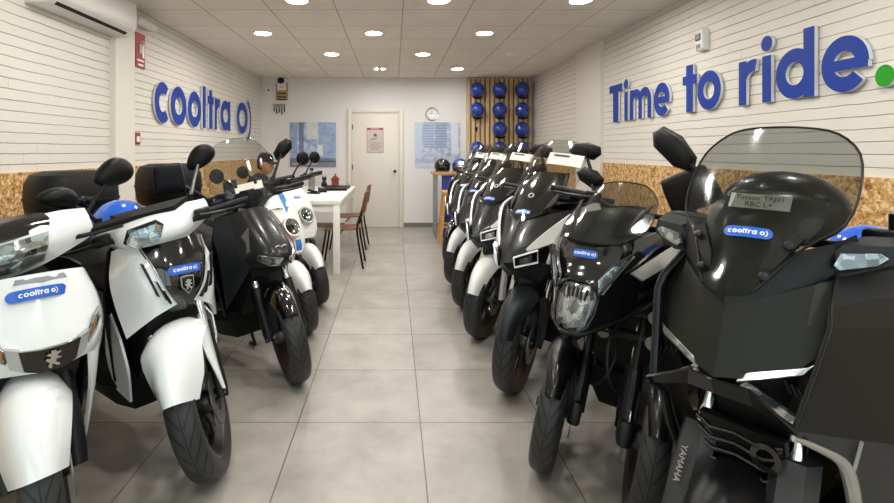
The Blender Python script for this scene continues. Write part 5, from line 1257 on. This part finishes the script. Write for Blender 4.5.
# ------------------------------------------------------------------ white scooter with black centre panel (second on the left)
def street_white():
    o = thing('street_scooter', 'white scooter with black centre panel and slotted white sides, second on the left', 'scooter', (-.773, 2.085, 0), 52)
    c = (0, .6, .75); S = SL; SW = steer_mx(-42, (.3, .8)); wc = (0, .04, .29)
    wheel(o, 'front_wheel', wc, .29, .115, SW, disc=1); fork(o, (0, .055, .29), (.3, .8), .095, .028, .02, SW, low=.55)
    fender(o, wc, .355, .25, -58, 48, 'white_paint', SW, .14, taper=.52, cut=.06)
    for s in (-1, 1): MB().shell(surf([[(s*.09, .09, .62), (s*.115, .12, .60), (s*.115, .18, .58)], [(s*.1, .02, .52), (s*.118, .06, .5), (s*.118, .12, .5)], [(s*.112, .01, .42), (s*.125, .03, .4), (s*.122, .065, .4)], [(s*.12, .01, .33), (s*.126, .02, .32), (s*.125, .035, .33)]], 3, 3), .006, (0, .1, .45)).build('fork_guard', 'white_paint', o, mx=SW)
    centre_panel(o, 'centre_panel', [[(0, .215, .985), (.08, .238, .978), (.152, .286, .95)], [(0, .16, .87), (.07, .17, .87), (.13, .203, .86)], [(0, .132, .77), (.06, .14, .768), (.1, .16, .762)], [(0, .142, .70), (.03, .146, .70), (.052, .152, .69)], [(0, .165, .655), (.035, .168, .655), (.06, .175, .66)]], 'black_gloss', .012, c)
    SP_ = [[(.15, .283, .945), (.176, .33, .93), (.2, .385, .905)], [(.125, .198, .86), (.175, .232, .845), (.228, .34, .80)], [(.092, .152, .765), (.15, .176, .745), (.225, .29, .69)], [(.042, .145, .688), (.125, .166, .65), (.205, .235, .57)]]
    half_panel(o, 'side_shield', SP_, 'white_paint', .012, c, 4, 4)
    for s in (-1, 1):
        for a, b, w_ in (((.162, .214, .875), (.118, .153, .745), .008), ((.122, .175, .80), (.088, .142, .722), .007), ((.102, .16, .757), (.074, .146, .705), .006)):
            m = MB().slab([(s*(a[0]+w_*.5), a[1]-.013, a[2]), (s*(b[0]+w_), b[1]-.009, b[2]), (s*(b[0]-w_*.4), b[1]-.013, b[2]-.008), (s*(a[0]-w_*.8), a[1]-.02, a[2]-.006)], .016, c)
            m.build('shield_slot', 'black_satin', o)
        MB().tube(spline([(s*.148, .272, .945), (s*.124, .188, .86), (s*.092, .143, .766), (s*.045, .137, .692)], 4), .0025, 6).build('chrome_strip', 'silver_paint', o)
    half_panel(o, 'lower_fairing', [[(.19, .46, .66), (.215, .28, .56)], [(.2, .44, .46), (.205, .23, .44)], [(.185, .38, .32), (.175, .27, .29)]], 'white_paint', .01, c, 3, 3)
    half_panel(o, 'leg_shield', [[(0, .4, .95), (.15, .42, .94), (.2, .42, .9)], [(0, .46, .7), (.16, .44, .7), (.225, .38, .68)], [(0, .42, .36), (.14, .4, .36), (.19, .36, .36)]], 'black_plastic', .01, (0, 1, .7), 3, 3)
    MB().loft([[V(x, y, z) for x, y in ((-h, a), (h, a), (h, b), (-h, b))] for z, h, a, b in ((.36, .12, .3, .42), (.6, .13, .22, .4), (.8, .15, .22, .4), (.93, .1, .27, .36))]).build('inner_cowl', 'inner_black', o)
    lion(o, (0, .128, .768), (1, 0, 0), (0, .2, 1), .07)
    sticker(o, (0, .144, .832), (1, 0, 0), (0, .3, .95), .15, .036, c, .014)
    CR = [[(0, .29, 1.085), (.1, .30, 1.082), (.17, .34, 1.07), (.225, .39, 1.06)], [(0, .2, 1.05), (.12, .225, 1.045), (.17, .28, 1.04), (.232, .36, 1.04)], [(0, .165, .985), (.11, .19, .985), (.17, .265, .99), (.234, .365, 1.005)], [(0, .215, .935), (.1, .24, .935), (.16, .295, .95), (.226, .385, .975)]]
    centre_panel(o, 'handlebar_cowl', CR, 'white_paint', .012, c, mx=S)
    HP = [(-.105, .18, .99), (-.08, .172, 1.035), (.02, .172, 1.045), (.042, .18, 1.02), (.02, .168, .975), (-.07, .168, .96)]
    hl = MB().slab([(x*1.12, y-.008, 1.0+(z-.993)*1.15) for x, y, z in HP], .012, c).build('headlight_bezel', 'black_gloss', o, mx=S)
    hb = MB().slab([(x, y-.014, z) for x, y, z in HP], .006, c, 0, .008).build('headlight', 'lamp_reflector', hl, mx=S)
    MB().slab([(x*1.02, y-.024, z) for x, y, z in HP], .003, c, 0, .008).build('headlight_lens', 'lens_clear', hl, mx=S)
    MB().slab([(-.1, .24, 1.085), (.1, .24, 1.085), (.16, .33, 1.10), (-.16, .33, 1.10)], .02, c).build('instrument_panel', 'black_plastic', o, mx=S)
    handlebar(o, (.25, 1.015), .39, S)
    mirror_part(o, (-.25, .39, 1.03), (-.40, .38, 1.148), .15, .085, I4, 'egg', 8, .008, yaw=10)
    mirror_part(o, (.19, .44, 1.10), (.29, .52, 1.30), .165, .105, I4, 'egg', -45, .008, yaw=-38, stem_mat='grey_metal')
    top_case(o, (0, 1.36, .93), .44, .4, .29)
    rear_half(o, 1.28, .27, .12, .78, 'black_fairing', .58, .17, floor=.38, tail=.28)
    return o
street_white()
# ------------------------------------------------------------------ black scooter with clear screen (third on the left)
def black_screen():
    o = thing('black_scooter', 'black scooter with clear windscreen on its handlebar, third on the left', 'scooter', (-.59, 2.93, 0), 52)
    c = (0, .6, .75); S = steer_mx(-28, (.3, .8)); wc = (0, .03, .28)
    wheel(o, 'front_wheel', wc, .28, .115, S); fork(o, (0, .045, .28), (.28, .78), .095, .028, .02, S, low=.55)
    fender(o, wc, .312, .15, -50, 70, 'black_gloss', S, .07, taper=.7)
    HR = [[(0, .32, .99), (.08, .335, .98), (.15, .39, .95)], [(0, .2, .885), (.09, .22, .88), (.175, .31, .85)], [(0, .105, .79), (.09, .125, .785), (.185, .25, .755)], [(0, .05, .72), (.085, .085, .72), (.17, .2, .70)], [(0, .07, .66), (.07, .1, .665), (.14, .19, .66)]]
    centre_panel(o, 'front_shield', HR, 'black_fairing', .012, c)
    half_panel(o, 'side_shield', [[(.15, .385, .95), (.2, .46, .93)], [(.178, .305, .85), (.235, .42, .82)], [(.188, .245, .755), (.24, .36, .72)], [(.17, .195, .70), (.23, .33, .56)], [(.14, .185, .66), (.2, .34, .4)]], 'graphite_dark', .01, c, 3, 3)
    for s in (-1, 1):
        if s > 0: MB().tube(spline([(s*.1, .318, .965), (s*.112, .21, .87), (s*.115, .12, .785), (s*.1, .08, .725)], 4), .004, 6).build('trim_line', 'orange_trim', o)
        p = [(.03, .045, .715), (.06, .058, .72), (.135, .14, .735), (.14, .15, .71), (.085, .10, .675), (.045, .065, .672)]
        h = MB().slab([(s*x, y-.012, z) for x, y, z in p], .012, c).build('headlight', 'lamp_reflector', o)
        MB().slab([(s*x, y-.018, z) for x, y, z in p], .003, c).build('headlight_lens', 'lens_clear', h)
        MB().slab([(s*x, y-.016, z) for x, y, z in ((.125, .255, .885), (.172, .29, .80), (.168, .23, .735), (.15, .2, .755))], .02, c).build('side_intake', 'grey_leg', o)
    MB().tube([(-.04, .092, .775), (-.02, .088, .782), (0, .088, .772), (.02, .088, .782), (.04, .092, .775)], .004, 6, spl=3).build('emblem', 'silver_paint', o)
    half_panel(o, 'leg_shield', [[(0, .46, .95), (.15, .46, .94), (.2, .46, .9)], [(0, .5, .7), (.16, .48, .7), (.235, .42, .68)], [(0, .46, .36), (.14, .44, .36), (.19, .36, .36)]], 'black_plastic', .01, (0, 1, .7), 3, 3)
    MB().loft([[V(x, y, z) for x, y in ((-h, a), (h, a), (h, b), (-h, b))] for z, h, a, b in ((.36, .12, .3, .44), (.6, .12, .2, .42), (.8, .14, .25, .42), (.93, .1, .36, .42))]).build('inner_cowl', 'inner_black', o)
    MB().loft([[V(x*k, y, z) for x, y in ((-.15, .46), (-.1, .36), (0, .32), (.1, .36), (.15, .46), (0, .54))] for z, k in ((.95, .6), (1.0, 1), (1.07, .9), (1.1, .5))]).build('handlebar_cowl', 'black_plastic', o, 40, S)
    CR = [[(0, .33, .97), (.08, .34, .97), (.13, .37, .98)], [(0, .36, 1.1), (.11, .375, 1.1), (.2, .43, 1.1)], [(0, .42, 1.26), (.11, .435, 1.26), (.21, .48, 1.25)], [(0, .47, 1.38), (.09, .48, 1.375), (.165, .51, 1.34)], [(0, .485, 1.415), (.06, .49, 1.41), (.11, .5, 1.395)]]
    w_ = centre_panel(o, 'windscreen', CR, 'screen_clear', .004, c, mx=S)
    edge_tube(w_, 'screen_rim', [(-x, y, z) for x, y, z in [r[-1] for r in CR]]+[(-CR[-1][1][0],)+CR[-1][1][1:], CR[-1][0], CR[-1][1]]+[r[-1] for r in CR[::-1]], .003, 'lens_clear', S, spl=2)
    for sx in (-.06, .06):
        for z, y in ((1.02, .345), (1.13, .372)): MB().lathe([(0, 0), (.011, 0), (.011, .008), (0, .008)], 12, frame((sx, y, z), (0, -1, .2), (1, 0, 0))).build('screen_bolt', 'dark_metal', w_, mx=S)
    handlebar(o, (.4, 1.04), .36, S)
    mirror_part(o, (-.2, .52, 1.02), (-.43, .56, 1.17), .17, .175, I4, 'box', -8, .014, yaw=-32)
    mirror_part(o, (.2, .42, 1.14), (.35, .5, 1.345), .17, .1, I4, 'leaf', -42, .009, yaw=-42)
    top_case(o, (0, 1.36, .94), .42, .38, .3)
    rear_half(o, 1.28, .27, .12, .78, 'black_fairing', .58, .17, floor=.38, tail=.28)
    return o
black_screen()
_S = steer_mx(-28, (.3, .8))
_c = _S @ V(.015, .36, 1.115); _u = _S.to_3x3() @ V(1, 0, 0); _v = _S.to_3x3() @ V(0, .3, .95)
paper('cream paper strip on the clear windscreen of the black scooter at the left', (-.59, 2.93, 52), tuple(_c), tuple(_u), tuple(_v), .17, .05, 'paper_cream')
# ------------------------------------------------------------------ white electric scooters with round headlight (fourth and fifth on the left)
def electric(label, pose, stripe):
    o = thing('electric_scooter', label, 'scooter', (pose[0], pose[1], 0), pose[2], 'white electric scooters on the left')
    c = (0, .6, .75); S = steer_mx(-26, (.3, .8)); wc = (0, .03, .25)
    wheel(o, 'front_wheel', wc, .25, .11, S); fork(o, (0, .045, .25), (.27, .72), .085, .025, .018, S, low=.6)
    fender(o, wc, .29, .17, -60, 40, 'white_satin', S, .085, taper=.6)
    BR = [[(0, .318, 1.012), (.06, .319, 1.012), (.108, .325, 1.01), (.128, .345, 1.0)], [(0, .215, .88), (.07, .217, .88), (.13, .226, .88), (.15, .262, .872)], [(0, .14, .745), (.07, .142, .745), (.135, .154, .745), (.157, .197, .738)], [(0, .1, .64), (.07, .102, .64), (.125, .116, .64), (.147, .162, .638)], [(0, .092, .572), (.05, .094, .573), (.09, .104, .577), (.114, .152, .585)]]
    centre_panel(o, 'front_panel', BR, 'white_satin', .02, c)
    half_panel(o, 'side_panel', [[(.126, .345, .995), (.15, .43, .98)], [(.15, .265, .87), (.18, .40, .84)], [(.158, .2, .735), (.19, .36, .70)], [(.147, .165, .64), (.18, .33, .52)], [(.112, .155, .59), (.16, .34, .4)]], 'white_satin', .01, c, 3, 3)
    F_ = frame((.0, .128, .765), (0, -.87, .5), (1, 0, 0))
    h = MB().lathe([(.062, -.02), (.08, -.02), (.084, .008), (.078, .02), (.066, .02), (.062, .0)], 36, F_, closed=True).build('headlight', 'silver_paint', o)
    MB().lathe([(0, -.01), (.04, -.004), (.062, .008), (.062, -.015), (0, -.015)], 30, F_).build('lamp_bowl', 'chrome', h)
    MB().lathe([(.012, .004), (.024, .006), (.024, -.008), (.012, -.008)], 20, F_, closed=True).build('lamp_ring', 'black_gloss', h)
    MB().lathe([(0, .018), (.04, .016), (.065, .01), (.065, .007), (0, .013)], 30, F_).build('headlight_lens', 'lens_clear', h)
    if stripe:
        for z0, z1 in ((1.0, .855), (.67, .59)):
            rows = []
            for k in range(7):
                z = z0+(z1-z0)*k/6
                yy = lambda z: .095+.005+(max(0, z-.64)*.42 if z < .745 else .045+(z-.745)*.57 if z < .88 else .12+(z-.88)*.77)
                rows.append([(.02, yy(z)-.008, z), (.075, yy(z)-.004, z)])
            MB().shell(rows, .004, c).build('blue_stripe', 'stripe_blue', o)
    else:
        sticker(o, (0, .238, .925), (1, 0, 0), (0, .6, .8), .08, .022, c, .004)
    m = word('cooltra', .016, lambda a, b, d: V(a-.055, .222-.0+b*.6-d, .90+b*.8), .14, 1.3, .26, .002); m.build('panel_lettering', 'dark_print', o) if stripe else None
    half_panel(o, 'leg_shield', [[(0, .43, .98), (.15, .43, .98)], [(0, .46, .7), (.185, .38, .7)], [(0, .42, .36), (.16, .35, .36)]], 'black_plastic', .01, (0, 1, .7))
    MB().loft([[V(x, y, z) for x, y in ((-h_, a), (h_, a), (h_, b), (-h_, b))] for z, h_, a, b in ((.36, .1, .3, .42), (.6, .1, .2, .4), (.8, .1, .25, .4), (.99, .07, .36, .42))]).build('inner_cowl', 'inner_black', o)
    MB().tube([(0, .34, .96), (0, .38, 1.05)], .03, 12).build('steering_stem', 'dark_metal', o, mx=S)
    MB().box((0, .37, 1.07), (.17, .09, .07)).build('instrument_panel', 'black_plastic', o, mx=S, bevel=.015)
    handlebar(o, (.38, 1.06), .36, S)
    for s in (-1, 1): mirror_part(o, (s*.2, .4, 1.07), (s*.34, .45, 1.21), .105, .115, S, 'round', 0, .007, 'mirror_black', .02)
    rear_half(o, 1.25, .25, .12, .76, 'white_satin', .55, .16, floor=.36, tail=.28)
    return o
electric('white electric scooter with round headlight and blue stripe, fourth on the left', (-.663, 3.715, 52), True)
electric('white electric scooter with round headlight and no stripe, furthest back on the left', (-.675, 4.41, 52), False)
# ------------------------------------------------------------------ helmets left on the scooters
def on_bike(pose, p):
    x, y, a = pose; a = R(a); return (x+p[0]*math.cos(a)-p[1]*math.sin(a), y+p[0]*math.sin(a)+p[1]*math.cos(a), p[2])
hx_ = helmet('open_face_helmet', 'bright blue open-face helmet behind the handlebar of the second scooter on the left', on_bike((-.773, 2.085, 52), (-.0, .76, .955)), (0, 0, R(52)), 'helmet_blue_bright', 'helmets left on scooters', .135, False)
hx_ = helmet('open_face_helmet', 'blue helmet on the seat of the big graphite scooter at the right edge', on_bike((.76, 1.24, -57), (.05, 1.0, .95)), (0, 0, R(-57)), 'helmet_blue_bright', 'helmets left on scooters', .13, False)
